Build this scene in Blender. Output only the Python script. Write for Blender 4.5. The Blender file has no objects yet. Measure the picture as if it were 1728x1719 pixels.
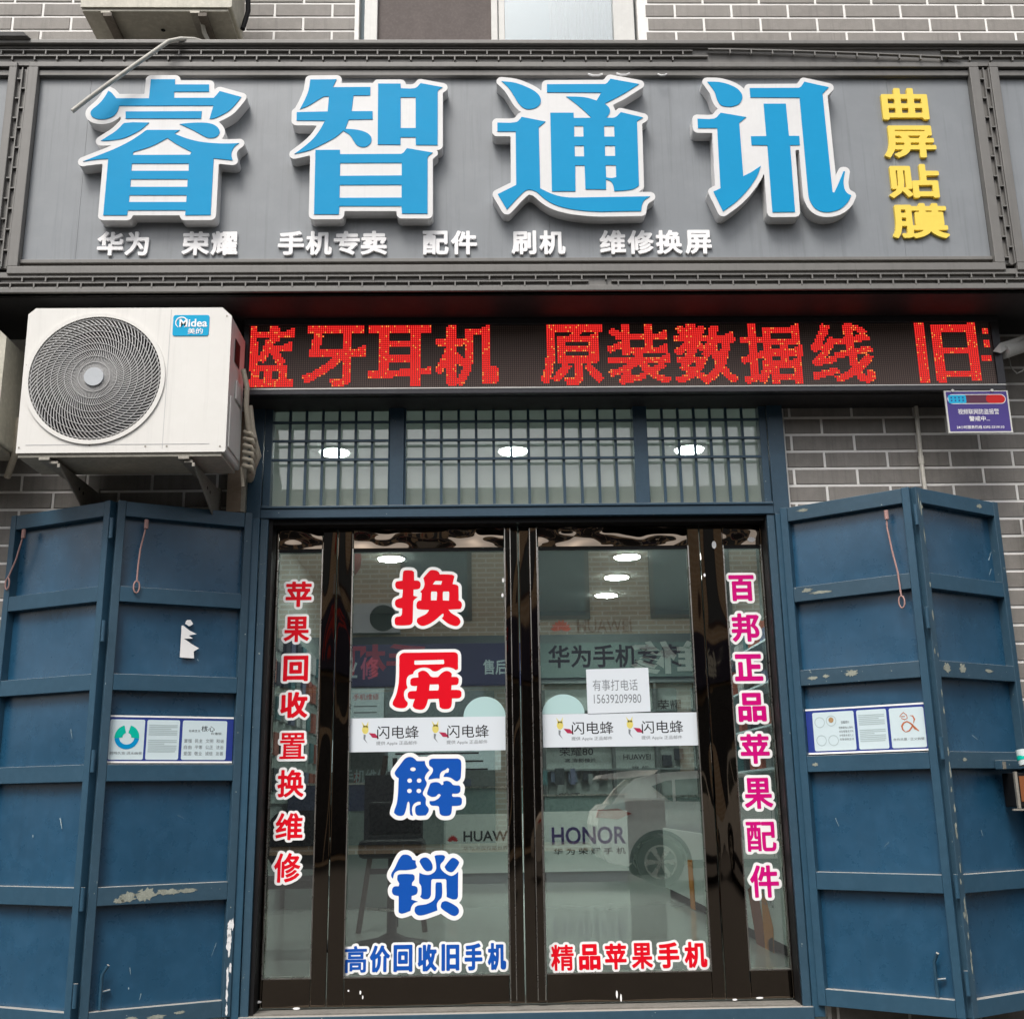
import bpy, math, random
import numpy as np
from mathutils import Vector, Matrix
from mathutils.geometry import delaunay_2d_cdt
random.seed(7)
SC = bpy.context.scene
COL = SC.collection
# ------------------------------------------------------------------ camera
ZC = 1.5; DC = 5.6; FPX = 1882.0
_p, _y, _r = math.radians(14.576), math.radians(-1.418), math.radians(-0.8736)
_f = Vector((-math.sin(_y)*math.cos(_p), math.cos(_y)*math.cos(_p), math.sin(_p)))
_rt = Vector((math.cos(_y), math.sin(_y), 0)); _up = _rt.cross(_f)
_rt2 = _rt*math.cos(_r)+_up*math.sin(_r); _up2 = _rt2.cross(_f)
cam_d = bpy.data.cameras.new('camera'); cam = bpy.data.objects.new('camera', cam_d); COL.objects.link(cam)
cam.matrix_world = Matrix(((_rt2.x, _up2.x, -_f.x, 0), (_rt2.y, _up2.y, -_f.y, -DC), (_rt2.z, _up2.z, -_f.z, ZC), (0, 0, 0, 1)))
cam_d.sensor_width = 36; cam_d.sensor_fit = 'HORIZONTAL'; cam_d.lens = 36*FPX/1728
cam_d.clip_start = 0.05; cam_d.clip_end = 1000
SC.camera = cam

def ray(px, py):
    return _rt2*(px-864)+_up2*(859.5-py)+_f*FPX
def at(px, py, Y):          # where the photograph's pixel meets the plane y = Y
    d = ray(px, py); t = (Y+DC)/d.y
    return Vector((d.x*t, Y, ZC+d.z*t))
def pb(x0, y0, x1, y1, Y):  # rectangle on a plane y = Y: X0, X1, Z0, Z1
    ym, xm = (y0+y1)/2, (x0+x1)/2
    return at(x0, ym, Y).x, at(x1, ym, Y).x, at(xm, y1, Y).z, at(xm, y0, Y).z
# ------------------------------------------------------------------ world, sun, exposure
w = bpy.data.worlds.new('World'); SC.world = w; w.use_nodes = True
nt = w.node_tree; nt.nodes.clear()
sky = nt.nodes.new('ShaderNodeTexSky'); sky.sky_type = 'NISHITA'; sky.sun_disc = False
SUN_EL, SUN_AZ = math.radians(57), math.radians(180+22)
sky.sun_elevation = SUN_EL; sky.sun_rotation = SUN_AZ; sky.dust_density = 6; sky.air_density = 1.2; sky.ozone_density = 1.0
hs = nt.nodes.new('ShaderNodeHueSaturation'); hs.inputs['Saturation'].default_value = 0.30
bg = nt.nodes.new('ShaderNodeBackground'); bg.inputs['Strength'].default_value = 0.15
wo = nt.nodes.new('ShaderNodeOutputWorld')
nt.links.new(sky.outputs[0], hs.inputs['Color']); nt.links.new(hs.outputs[0], bg.inputs[0]); nt.links.new(bg.outputs[0], wo.inputs[0])
sun_d = bpy.data.lights.new('sun', 'SUN'); sun_d.energy = 1.75; sun_d.angle = math.radians(20); sun_d.color = (1, 0.95, 0.88)
sun = bpy.data.objects.new('sun', sun_d); COL.objects.link(sun)
sv = Vector((math.sin(SUN_AZ)*math.cos(SUN_EL), math.cos(SUN_AZ)*math.cos(SUN_EL), math.sin(SUN_EL)))
sun.rotation_euler = sv.to_track_quat('Z', 'Y').to_euler()
SC.view_settings.view_transform = 'Standard'; SC.view_settings.look = 'None'
SC.view_settings.gamma = 1; SC.view_settings.use_curve_mapping = False
SC.view_settings.exposure = 0.36
SC.render.engine = 'CYCLES'
SC.cycles.use_denoising = True
SC.cycles.max_bounces = 10; SC.cycles.transparent_max_bounces = 16; SC.cycles.glossy_bounces = 6
SC.cycles.caustics_reflective = False; SC.cycles.caustics_refractive = False

# ------------------------------------------------------------------ materials
def nd(m, t, **k):
    n = m.node_tree.nodes.new(t)
    for a, v in k.items(): setattr(n, a, v)
    return n
def lk(m, a, b): m.node_tree.links.new(a, b)
def mat(name, col, rough=0.5, metal=0.0, spec=0.5, var=0.12, vs=6.0, bump=0.0, bs=60.0, emit=0, rnd=0.0, dust=0.0, dustcol=(0.45, 0.42, 0.37), chips=0.0, chipcol=(0.36, 0.40, 0.36), streak=0.0, coat=0.0):
    m = bpy.data.materials.new(name); m.use_nodes = True
    b = m.node_tree.nodes['Principled BSDF']
    b.inputs['Roughness'].default_value = rough; b.inputs['Metallic'].default_value = metal
    b.inputs['Specular IOR Level'].default_value = spec
    if coat: b.inputs['Coat Weight'].default_value = coat; b.inputs['Coat Roughness'].default_value = 0.08
    geo = nd(m, 'ShaderNodeNewGeometry')
    cur = None
    rgb = nd(m, 'ShaderNodeRGB'); rgb.outputs[0].default_value = (*col, 1); cur = rgb.outputs[0]
    def mix(fac, other, cur, bt='MIX'):
        x = nd(m, 'ShaderNodeMix', data_type='RGBA', blend_type=bt)
        lk(m, cur, x.inputs[6])
        if isinstance(other, tuple): x.inputs[7].default_value = (*other, 1)
        else: lk(m, other, x.inputs[7])
        if isinstance(fac, float): x.inputs[0].default_value = fac
        else: lk(m, fac, x.inputs[0])
        return x.outputs[2]
    def noise(scale, detail=4, rough_=0.6, vec=None, stretch=None):
        n = nd(m, 'ShaderNodeTexNoise'); n.inputs['Scale'].default_value = scale
        n.inputs['Detail'].default_value = detail; n.inputs['Roughness'].default_value = rough_
        v = geo.outputs['Position']
        if stretch:
            mp = nd(m, 'ShaderNodeMapping'); mp.inputs['Scale'].default_value = stretch
            lk(m, v, mp.inputs[0]); v = mp.outputs[0]
        lk(m, v, n.inputs['Vector']); return n.outputs['Fac']
    def ramp(src, a, b_):
        r = nd(m, 'ShaderNodeMapRange'); r.inputs[1].default_value = a; r.inputs[2].default_value = b_; lk(m, src, r.inputs[0]); return r.outputs[0]
    def mul(s, k):
        r = nd(m, 'ShaderNodeMath', operation='MULTIPLY'); lk(m, s, r.inputs[0])
        if isinstance(k, float): r.inputs[1].default_value = k
        else: lk(m, k, r.inputs[1])
        return r.outputs[0]
    if rnd:
        oi = nd(m, 'ShaderNodeObjectInfo')
        hs_ = nd(m, 'ShaderNodeHueSaturation'); lk(m, cur, hs_.inputs['Color'])
        lk(m, ramp_(m, oi.outputs['Random'], 1-rnd, 1+rnd), hs_.inputs['Value']); cur = hs_.outputs[0]
    if var:
        n1 = noise(vs); f = mul(ramp(n1, 0.3, 0.75), float(min(1, var*2)))
        cur = mix(f, tuple(c*0.62 for c in col), cur)
        n2 = noise(vs*7, 3); f2 = mul(ramp(n2, 0.45, 0.8), float(min(1, var)))
        cur = mix(f2, tuple(min(1, c*1.5+0.02) for c in col), cur)
    if streak:
        n3 = noise(1.0, 5, 0.7, stretch=(34, 34, 1.1)); f3 = mul(ramp(n3, 0.52, 0.78), float(streak))
        cur = mix(f3, tuple(c*0.45 for c in col), cur)
    if chips:
        n4 = noise(9.0, 8, 0.72, stretch=(1, 1, 1.6)); f4 = ramp(n4, 0.70-chips*0.12, 0.71-chips*0.12)
        cur = mix(mul(f4, 0.75), chipcol, cur)
        n5 = noise(55.0, 3, 0.6); f5 = ramp(n5, 0.735-chips*0.03, 0.745-chips*0.03)
        cur = mix(mul(f5, 0.8), tuple(min(1, c*1.5) for c in chipcol), cur)
    if dust:
        sx = nd(m, 'ShaderNodeSeparateXYZ'); lk(m, geo.outputs['Normal'], sx.inputs[0])
        cur = mix(mul(ramp(sx.outputs[2], 0.5, 0.9), float(dust)), dustcol, cur)
    lk(m, cur, b.inputs['Base Color'])
    if rough < 0.75 and rough > 0.12:
        rr = nd(m, 'ShaderNodeMapRange'); rr.inputs[3].default_value = max(0.02, rough-0.08); rr.inputs[4].default_value = min(1, rough+0.14)
        lk(m, noise(11.0, 5), rr.inputs[0]); lk(m, rr.outputs[0], b.inputs['Roughness'])
    if bump:
        bn = nd(m, 'ShaderNodeBump'); bn.inputs['Strength'].default_value = bump; bn.inputs['Distance'].default_value = 0.004
        lk(m, noise(bs, 3), bn.inputs['Height']); lk(m, bn.outputs[0], b.inputs['Normal'])
    if emit:
        b.inputs['Emission Color'].default_value = (*col, 1); b.inputs['Emission Strength'].default_value = emit
    return m
def ramp_(m, src, lo, hi):
    r = m.node_tree.nodes.new('ShaderNodeMapRange'); r.inputs[3].default_value = lo; r.inputs[4].default_value = hi
    m.node_tree.links.new(src, r.inputs[0]); return r.outputs[0]
def flat(name, col, rough=0.6, spec=0.12): return mat(name, col, rough, spec=spec, var=0.0)
def glass(name, refl, tint, haze=0.0, hazecol=(0.5, 0.55, 0.52)):
    m = bpy.data.materials.new(name); m.use_nodes = True; n = m.node_tree.nodes; n.clear()
    o = n.new('ShaderNodeOutputMaterial'); tr = n.new('ShaderNodeBsdfTransparent'); tr.inputs[0].default_value = (*tint, 1)
    g = n.new('ShaderNodeBsdfGlossy'); g.inputs['Roughness'].default_value = 0.0; g.inputs[0].default_value = (1, 1, 1, 1)
    fr = n.new('ShaderNodeFresnel'); fr.inputs[0].default_value = 1.5
    mr = n.new('ShaderNodeMapRange'); mr.inputs[1].default_value = 0.03; mr.inputs[2].default_value = 1.0; mr.inputs[3].default_value = refl; mr.inputs[4].default_value = 1
    mx = n.new('ShaderNodeMixShader')
    l = m.node_tree.links; l.new(fr.outputs[0], mr.inputs[0]); l.new(mr.outputs[0], mx.inputs[0]); l.new(tr.outputs[0], mx.inputs[1]); l.new(g.outputs[0], mx.inputs[2])
    cur = mx.outputs[0]
    if haze:
        df = n.new('ShaderNodeBsdfTranslucent'); df.inputs[0].default_value = (*hazecol, 1)
        d2 = n.new('ShaderNodeBsdfDiffuse'); d2.inputs[0].default_value = (*hazecol, 1)
        m2 = n.new('ShaderNodeMixShader'); m2.inputs[0].default_value = 0.5; l.new(df.outputs[0], m2.inputs[1]); l.new(d2.outputs[0], m2.inputs[2])
        m3 = n.new('ShaderNodeMixShader'); m3.inputs[0].default_value = haze; l.new(cur, m3.inputs[1]); l.new(m2.outputs[0], m3.inputs[2]); cur = m3.outputs[0]
    l.new(cur, o.inputs[0]); return m
M = {}
M['sign'] = mat('sign_panel_grey', (0.225, 0.243, 0.262), 0.34, var=0.14, vs=1.3, streak=0.45, spec=0.5)
M['frame'] = mat('sign_frame_grey', (0.165, 0.16, 0.152), 0.42, var=0.16, vs=2.5, streak=0.35, dust=0.25)
M['dark'] = mat('dark_soffit', (0.022, 0.021, 0.023), 0.6, var=0.2)
M['blue_face'] = mat('letter_blue', (0.002, 0.285, 0.565), 0.5, var=0.05, vs=3, spec=0.15)
M['white_body'] = mat('letter_white', (0.71, 0.71, 0.715), 0.45, var=0.08, vs=5, streak=0.16, spec=0.4)
M['white'] = flat('white_acrylic', (0.90, 0.90, 0.91))
M['yellow'] = mat('letter_yellow', (0.86, 0.64, 0.09), 0.45, var=0.08)
M['brick'] = mat('grey_tile', (0.24, 0.225, 0.208), 0.62, var=0.22, vs=4, bump=0.25, bs=180, rnd=0.08, streak=0.5)
M['mortar'] = mat('white_mortar', (0.86, 0.85, 0.83), 0.85, var=0.15, vs=14, bump=0.3)
M['blue'] = mat('blue_paint_panel', (0.014, 0.074, 0.145), 0.26, var=0.28, vs=2.2, spec=0.8, streak=0.22, bump=0.05, bs=9, dust=0.8)
M['bluef'] = mat('blue_paint_frame', (0.026, 0.078, 0.128), 0.36, var=0.20, vs=4, dust=0.85, chips=0.0, bump=0.1, bs=40)
M['bluew'] = mat('blue_paint_worn', (0.032, 0.076, 0.116), 0.40, var=0.20, vs=4, dust=0.8, chips=0.3, bump=0.15, bs=40)
M['steel'] = mat('window_steel_blue', (0.024, 0.064, 0.105), 0.42, var=0.2, vs=5, dust=0.75, chips=0.12)
M['ac'] = mat('ac_white', (0.72, 0.71, 0.68), 0.42, var=0.06, vs=3, streak=0.20, dust=0.5)
M['ac_old'] = mat('ac_cream_old', (0.52, 0.50, 0.42), 0.5, var=0.35, vs=6, streak=0.5)
M['ac_base'] = mat('ac_base', (0.42, 0.40, 0.34), 0.55, var=0.4, vs=5, streak=0.2)
M['grille'] = mat('grille_grey', (0.50, 0.50, 0.50), 0.4, var=0.05)
M['black'] = flat('black', (0.012, 0.012, 0.013), 0.5)
M['galv'] = mat('bracket_steel', (0.33, 0.31, 0.27), 0.5, metal=0.3, var=0.4, vs=12)
M['tape'] = mat('pipe_tape', (0.50, 0.45, 0.36), 0.7, var=0.35, vs=30, bump=0.4)
M['hose'] = mat('hose_grey', (0.45, 0.44, 0.40), 0.6, var=0.2, vs=20)
M['pvc'] = mat('white_pvc', (0.62, 0.62, 0.60), 0.4, var=0.12, vs=5, streak=0.2)
M['conduit'] = mat('cream_conduit', (0.70, 0.67, 0.60), 0.5, var=0.25, vs=9)
M['concrete'] = mat('concrete', (0.20, 0.19, 0.17), 0.85, spec=0.2, var=0.4, vs=8, bump=0.4)
M['road'] = mat('asphalt', (0.045, 0.045, 0.044), 0.95, spec=0.15, var=0.3, bump=0.4)
M['red'] = flat('sticker_red', (0.72, 0.004, 0.016), 0.4)
M['sblue'] = flat('sticker_blue', (0.008, 0.085, 0.42), 0.4)
M['magenta'] = flat('sticker_magenta', (0.60, 0.004, 0.19), 0.4)
M['swhite'] = flat('sticker_white', (0.88, 0.88, 0.88), 0.4)
M['film'] = flat('sticker_pale_blue', (0.42, 0.60, 0.60), 0.5)
M['paper'] = flat('paper_white', (0.66, 0.71, 0.76), 0.7)
M['ink'] = flat('ink', (0.03, 0.03, 0.035), 0.7)
M['inkgrey'] = flat('ink_grey', (0.20, 0.22, 0.24), 0.7)
M['lightink'] = flat('ink_pale', (0.42, 0.52, 0.54), 0.7)
M['navy'] = mat('navy_print', (0.012, 0.035, 0.25), 0.5, var=0.1)
M['card'] = mat('card_white', (0.60, 0.72, 0.76), 0.5, var=0.05)
M['rope'] = mat('pink_cord', (0.42, 0.25, 0.23), 0.8, var=0.3, vs=40)
M['purple'] = mat('purple_print', (0.055, 0.035, 0.22), 0.5, var=0.06)
M['cyan'] = flat('cyan_print', (0.03, 0.42, 0.70)); M['bred'] = flat('red_print', (0.55, 0.03, 0.03))
M['badge'] = flat('badge_blue', (0.01, 0.36, 0.62), 0.4)
M['orange'] = flat('orange_print', (0.60, 0.22, 0.02)); M['brown'] = flat('brown_print', (0.25, 0.07, 0.03)); M['ylw'] = flat('yellow_print', (0.75, 0.62, 0.05))
M['teal'] = flat('teal_print', (0.0, 0.45, 0.34)); M['logoblue'] = flat('logo_blue', (0.0, 0.26, 0.55))
# dark mirror-finish stainless steel with wavy sheet
m = bpy.data.materials.new('dark_mirror_steel'); m.use_nodes = True; b = m.node_tree.nodes['Principled BSDF']
b.inputs['Base Color'].default_value = (0.205, 0.165, 0.130, 1); b.inputs['Metallic'].default_value = 1; b.inputs['Roughness'].default_value = 0.025
g_ = nd(m, 'ShaderNodeNewGeometry'); mp = nd(m, 'ShaderNodeMapping'); mp.inputs['Scale'].default_value = (1.5, 1.0, 0.30)
n_ = nd(m, 'ShaderNodeTexNoise'); n_.inputs['Scale'].default_value = 3.1; n_.inputs['Detail'].default_value = 0.6
bn = nd(m, 'ShaderNodeBump'); bn.inputs['Strength'].default_value = 1.0; bn.inputs['Distance'].default_value = 0.024
lk(m, g_.outputs['Position'], mp.inputs[0]); lk(m, mp.outputs[0], n_.inputs[0]); lk(m, n_.outputs[0], bn.inputs['Height']); lk(m, bn.outputs[0], b.inputs['Normal'])
M['mirror'] = m
m = m.copy(); m.name = 'dark_mirror_steel_header'; M['mirrorh'] = m
for n_ in m.node_tree.nodes:
    if n_.type == 'MAPPING': n_.inputs['Scale'].default_value = (1.1, 1.0, 2.0)
    if n_.type == 'BUMP': n_.inputs['Distance'].default_value = 0.034
    if n_.type == 'TEX_NOISE': n_.inputs['Scale'].default_value = 4.2; n_.inputs['Detail'].default_value = 1.0
M['edge'] = mat('polished_edge', (0.62, 0.60, 0.56), 0.25, metal=1.0, var=0.1)
M['glass'] = glass('door_glass', 0.29, (0.93, 0.96, 0.94), haze=0.008)
M['tglass'] = glass('transom_glass', 0.24, (0.80, 0.86, 0.83), haze=0.5, hazecol=(0.60, 0.66, 0.62))  # milky share stands in for white sky reflected by clear panes
M['wglass'] = glass('window_glass', 0.20, (0.80, 0.88, 0.90), haze=0.04)
# LED screen face: procedural grid of unlit diodes
m = bpy.data.materials.new('led_screen_face'); m.use_nodes = True; b = m.node_tree.nodes['Principled BSDF']; b.inputs['Roughness'].default_value = 0.75
g_ = nd(m, 'ShaderNodeNewGeometry'); mp = nd(m, 'ShaderNodeMapping'); mp.inputs['Scale'].default_value = (1/0.0109,)*3
vo = nd(m, 'ShaderNodeTexVoronoi'); vo.inputs['Randomness'].default_value = 0; vo.inputs['Scale'].default_value = 1
cr = nd(m, 'ShaderNodeValToRGB'); cr.color_ramp.elements[0].position = 0.22; cr.color_ramp.elements[0].color = (0.22, 0.155, 0.135, 1)
cr.color_ramp.elements[1].position = 0.42; cr.color_ramp.elements[1].color = (0.070, 0.049, 0.044, 1)
sepx = nd(m, 'ShaderNodeSeparateXYZ'); cmb = nd(m, 'ShaderNodeCombineXYZ')
lk(m, g_.outputs['Position'], mp.inputs[0]); lk(m, mp.outputs[0], sepx.inputs[0]); lk(m, sepx.outputs[0], cmb.inputs[0]); lk(m, sepx.outputs[2], cmb.inputs[1])
vo.voronoi_dimensions = '2D'; lk(m, cmb.outputs[0], vo.inputs[0]); lk(m, vo.outputs['Distance'], cr.inputs[0]); lk(m, cr.outputs[0], b.inputs['Base Color'])
M['led_face'] = m
def emis(name, col, s):
    m = bpy.data.materials.new(name); m.use_nodes = True; n = m.node_tree.nodes; n.clear()
    o = n.new('ShaderNodeOutputMaterial'); e = n.new('ShaderNodeEmission'); e.inputs[0].default_value = (*col, 1); e.inputs[1].default_value = s
    m.node_tree.links.new(e.outputs[0], o.inputs[0]); return m
M['led_red'] = emis('led_red', (1, 0.004, 0.012), 0.72); M['led_core'] = emis('led_core', (1, 0.06, 0.04), 0.95); M['led_orange'] = emis('led_orange', (1, 0.42, 0.08), 1.2)
M['lamp'] = emis('lamp_glow', (0.93, 1.0, 0.95), 135)

# ------------------------------------------------------------------ mesh helpers
class Frame:                # a flat work plane: a along u, b along v, c along n
    def __init__(s, o, u, v, n): s.o, s.u, s.v, s.n = Vector(o), Vector(u), Vector(v), Vector(n)
    def __call__(s, a, b, c=0.0): return s.o+s.u*a+s.v*b+s.n*c
def wall_frame(Y): return Frame((0, Y, 0), (1, 0, 0), (0, 0, 1), (0, -1, 0))
W0 = wall_frame(0)
WLOC = {}
def fill(loops):            # constrained triangulation, even-odd
    P = [Vector((p[0], p[1])) for l in loops for p in l]; E = []; k = 0
    for l in loops: E += [(k+i, k+(i+1) % len(l)) for i in range(len(l))]; k += len(l)
    V, _, T, *_r = delaunay_2d_cdt(P, E, [], 1, 1e-7)
    S = np.array([[l[i], l[(i+1) % len(l)]] for l in loops for i in range(len(l))], float)
    V = [(v.x, v.y) for v in V]; C = np.array([[sum(V[i][0] for i in t)/3, sum(V[i][1] for i in t)/3] for t in T]).reshape(-1, 2)
    ins = np.zeros(len(C), bool)
    for a, b_ in S:
        if a[1] == b_[1]: continue
        c = (a[1] > C[:, 1]) != (b_[1] > C[:, 1]); ins ^= c & (C[:, 0] < (b_[0]-a[0])*(C[:, 1]-a[1])/(b_[1]-a[1])+a[0])
    out = []
    for t, q in zip(T, ins):
        if not q: continue
        a, b_, c = (V[i] for i in t); ar = (b_[0]-a[0])*(c[1]-a[1])-(b_[1]-a[1])*(c[0]-a[0])
        if abs(ar) > 1e-12: out.append(tuple(t) if ar > 0 else tuple(t)[::-1])
    return V, out
class MB:
    def __init__(s): s.v = []; s.f = []; s.sm = []
    def add(s, vs, fs, smooth=False):
        k = len(s.v); s.v += [tuple(p) for p in vs]; s.f += [tuple(i+k for i in f) for f in fs]; s.sm += [smooth]*len(fs); return s
    def box(s, x0, x1, y0, y1, z0, z1, F=None):
        P = (lambda x, y, z: (x, y, z)) if F is None else (lambda x, y, z: F(x, z, y))
        if F is not None: y0, y1 = y1, y0
        vs = [P(x, y, z) for z in (z0, z1) for y in (y0, y1) for x in (x0, x1)]
        return s.add(vs, [(0, 2, 3, 1), (4, 5, 7, 6), (0, 1, 5, 4), (2, 6, 7, 3), (0, 4, 6, 2), (1, 3, 7, 5)])
    def prism(s, loops, F, c0, c1, back=False):
        loops = [l for l in loops if len(l) >= 3]
        if not loops: return s
        flatp, ft = fill(loops); top = [F(p[0], p[1], c1) for p in flatp]
        s.add(top, ft)
        if c1 != c0:
            for l in loops:
                n = len(l)
                vs = [F(p[0], p[1], c0) for p in l]+[F(p[0], p[1], c1) for p in l]
                s.add(vs, [(i, (i+1) % n, n+(i+1) % n, n+i) for i in range(n)])
            if back: s.add([F(p[0], p[1], c0) for p in flatp], [f[::-1] for f in ft])
        return s
    def tube(s, pts, r, n=8, cap=True, r2=None):
        pts = [Vector(p) for p in pts]; N = len(pts); rings = []
        prev = None
        for i, p in enumerate(pts):
            d = (pts[min(i+1, N-1)]-pts[max(i-1, 0)]).normalized()
            if prev is None:
                prev = d.orthogonal().normalized()
            u = (prev-d*prev.dot(d))
            if u.length < 1e-6: u = d.orthogonal()
            u.normalize(); prev = u; v = d.cross(u)
            rr = r if r2 is None else r+(r2-r)*i/(N-1)
            rings += [p+u*rr*math.cos(2*math.pi*k/n)+v*rr*math.sin(2*math.pi*k/n) for k in range(n)]
        fs = [(i*n+k, i*n+(k+1) % n, (i+1)*n+(k+1) % n, (i+1)*n+k) for i in range(N-1) for k in range(n)]
        s.add(rings, fs, True)
        if cap: s.add(rings[:n], [tuple(range(n))[::-1]]); s.add(rings[-n:], [tuple(range(n))])
        return s
    def disc(s, F, a, b, r, c0, c1, n=32, ry=None):
        ry = ry or r
        return s.prism([[(a+r*math.cos(2*math.pi*k/n), b+ry*math.sin(2*math.pi*k/n)) for k in range(n)]], F, c0, c1, True)
    def build(s, name, m, parent=None, label=None, kind=None, cat=None, group=None, bevel=0, mats=None):
        if not s.v: s.add([(0, 0, 0), (0.001, 0, 0), (0, 0.001, 0)], [(0, 1, 2)])
        V = np.array(s.v); c = (V.min(0)+V.max(0))/2
        if parent is None: c[2] = V[:, 2].min()
        me = bpy.data.meshes.new(name); me.from_pydata([tuple(p) for p in (V-c)], [], s.f)
        me.materials.append(m)
        me.polygons.foreach_set('use_smooth', s.sm); me.update()
        o = bpy.data.objects.new(name, me); COL.objects.link(o)
        WLOC[o.name] = Vector(c)
        if parent is not None: o.parent = parent; o.location = Vector(c)-WLOC[parent.name]
        else: o.location = Vector(c)
        if bevel:
            b = o.modifiers.new('bevel', 'BEVEL'); b.width = bevel; b.segments = 2; b.limit_method = 'ANGLE'; b.angle_limit = math.radians(40)
        if label: o['label'] = label
        if kind: o['kind'] = kind
        if cat: o['category'] = cat
        if group: o['group'] = group
        return o
def thing(name, label, cat, loc, group=None):
    o = bpy.data.objects.new(name, None); COL.objects.link(o); o.location = loc; WLOC[o.name] = Vector(loc)
    o.empty_display_size = 0.1; o['label'] = label; o['category'] = cat
    if group: o['group'] = group
    return o
def B(*a, F=None): return MB().box(*a, F=F)

# ------------------------------------------------------------------ glyph engine (built-in font outlines -> contours)
_tc = {}
def text_mesh(s, offset=0.0):
    k = (s, offset)
    if k in _tc: return _tc[k]
    c = bpy.data.curves.new('glyph', 'FONT'); c.body = s; c.resolution_u = 3; c.offset = offset
    o = bpy.data.objects.new('glyph', c); COL.objects.link(o)
    dg = bpy.context.evaluated_depsgraph_get(); me = o.evaluated_get(dg).to_mesh()
    V = np.array([v.co[:2] for v in me.vertices]).reshape(-1, 2); Fs = [tuple(p.vertices) for p in me.polygons]
    o.evaluated_get(dg).to_mesh_clear(); bpy.data.objects.remove(o); bpy.data.curves.remove(c)
    _tc[k] = (V, Fs); return _tc[k]
def put_text(mb, s, F, a0, a1, b0, b1, c, offset=0.0, keep=False):
    V, Fs = text_mesh(s, offset)
    if not len(V): return mb
    lo, hi = V.min(0), V.max(0); sx = (a1-a0)/(hi[0]-lo[0]); sz = (b1-b0)/max(1e-6, hi[1]-lo[1])
    if keep:
        k = min(sx, sz); ca, cb = (a0+a1)/2, (b0+b1)/2; w_, h_ = (hi-lo)*k; a0, b0 = ca-w_/2, cb-h_/2; sx = sz = k
    return mb.add([F(a0+(p[0]-lo[0])*sx, b0+(p[1]-lo[1])*sz, c) for p in V], Fs)
def boundary(s):
    V, Fs = text_mesh(s); cnt = {}
    for f in Fs:
        for i in range(len(f)):
            a, b_ = f[i], f[(i+1) % len(f)]; e = (min(a, b_), max(a, b_)); cnt[e] = cnt.get(e, 0)+1
    # merge duplicated vertices by position
    key = {}; idx = []
    for p in V:
        k = (round(p[0], 5), round(p[1], 5)); idx.append(key.setdefault(k, len(key)))
    cnt2 = {}
    for (a, b_), n in cnt.items():
        e = tuple(sorted((idx[a], idx[b_])))
        if e[0] != e[1]: cnt2[e] = cnt2.get(e, 0)+n
    P = np.array(list(key.keys()))
    E = [e for e, n in cnt2.items() if n % 2 == 1]
    return np.array([[P[a], P[b_]] for a, b_ in E])
def sdf(segs, GX, GY, aniso=1.0):
    A = segs[:, 0, :].copy(); Bp = segs[:, 1, :].copy(); P = np.stack([GX.ravel(), GY.ravel()], 1)
    A[:, 0] *= aniso; Bp[:, 0] *= aniso; P[:, 0] *= aniso
    best = np.full(len(P), 1e9); inside = np.zeros(len(P), bool)
    for a, b_ in zip(A, Bp):
        d = b_-a; L = d@d
        if L < 1e-14: continue
        t = np.clip(((P-a)@d)/L, 0, 1); q = P-(a+t[:, None]*d); best = np.minimum(best, (q*q).sum(1))
        if a[1] != b_[1]:
            c = (a[1] > P[:, 1]) != (b_[1] > P[:, 1])
            inside ^= c & (P[:, 0] < (b_[0]-a[0])*(P[:, 1]-a[1])/(b_[1]-a[1])+a[0])
    r = np.sqrt(best); return np.where(inside, -r, r).reshape(GX.shape)
def contours(D, xs, ys, level, outer_only=False, minarea=0.0):
    F = D-level; ny, nx = F.shape; nxt = {}
    def pt(i0, j0, i1, j1):
        f0, f1 = F[j0, i0], F[j1, i1]; t = f0/(f0-f1)
        return (xs[i0]+(xs[i1]-xs[i0])*t, ys[j0]+(ys[j1]-ys[j0])*t)
    S = F < 0
    cells = np.argwhere((S[:-1, :-1] != S[1:, :-1]) | (S[:-1, :-1] != S[:-1, 1:]) | (S[1:, 1:] != S[:-1, 1:]) | (S[1:, 1:] != S[1:, :-1]))
    pts = {}
    for j, i in cells:
        c = (S[j, i], S[j, i+1], S[j+1, i+1], S[j+1, i])
        E = (('h', i, j), ('v', i+1, j), ('h', i, j+1), ('v', i, j))
        ends = ((i, j, i+1, j), (i+1, j, i+1, j+1), (i, j+1, i+1, j+1), (i, j, i, j+1))
        cr = [k for k in range(4) if c[k] != c[(k+1) % 4]]
        for k in cr:
            if E[k] not in pts: pts[E[k]] = pt(*ends[k])
        # walk with inside on the left: from edges going in->out to out->in
        outs = [k for k in cr if c[k] and not c[(k+1) % 4]]; ins = [k for k in cr if not c[k] and c[(k+1) % 4]]
        if len(outs) == 1: nxt[E[outs[0]]] = E[ins[0]]
        else:
            for k in outs:
                kk = min(ins, key=lambda q: (q-k) % 4) ; ins.remove(kk); nxt[E[k]] = E[kk]
    loops = []
    while nxt:
        st, cur = nxt.popitem(); l = [pts[st]]; g = 0
        while cur != st and cur in nxt and g < 20000:
            l.append(pts[cur]); cur = nxt.pop(cur); g += 1
        if len(l) > 4: loops.append(l)
    res = []; ars = []
    for l in loops:
        a = sum(l[i][0]*l[(i+1) % len(l)][1]-l[(i+1) % len(l)][0]*l[i][1] for i in range(len(l)))/2
        if abs(a) < minarea: continue
        res.append(l); ars.append(a)
    if not res: return []
    big = max(ars, key=abs); sg = 1 if big > 0 else -1
    if outer_only: res = [l for l, a in zip(res, ars) if a*sg > 0]
    return [simplify(l, (xs[1]-xs[0])*0.13) for l in res]
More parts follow.
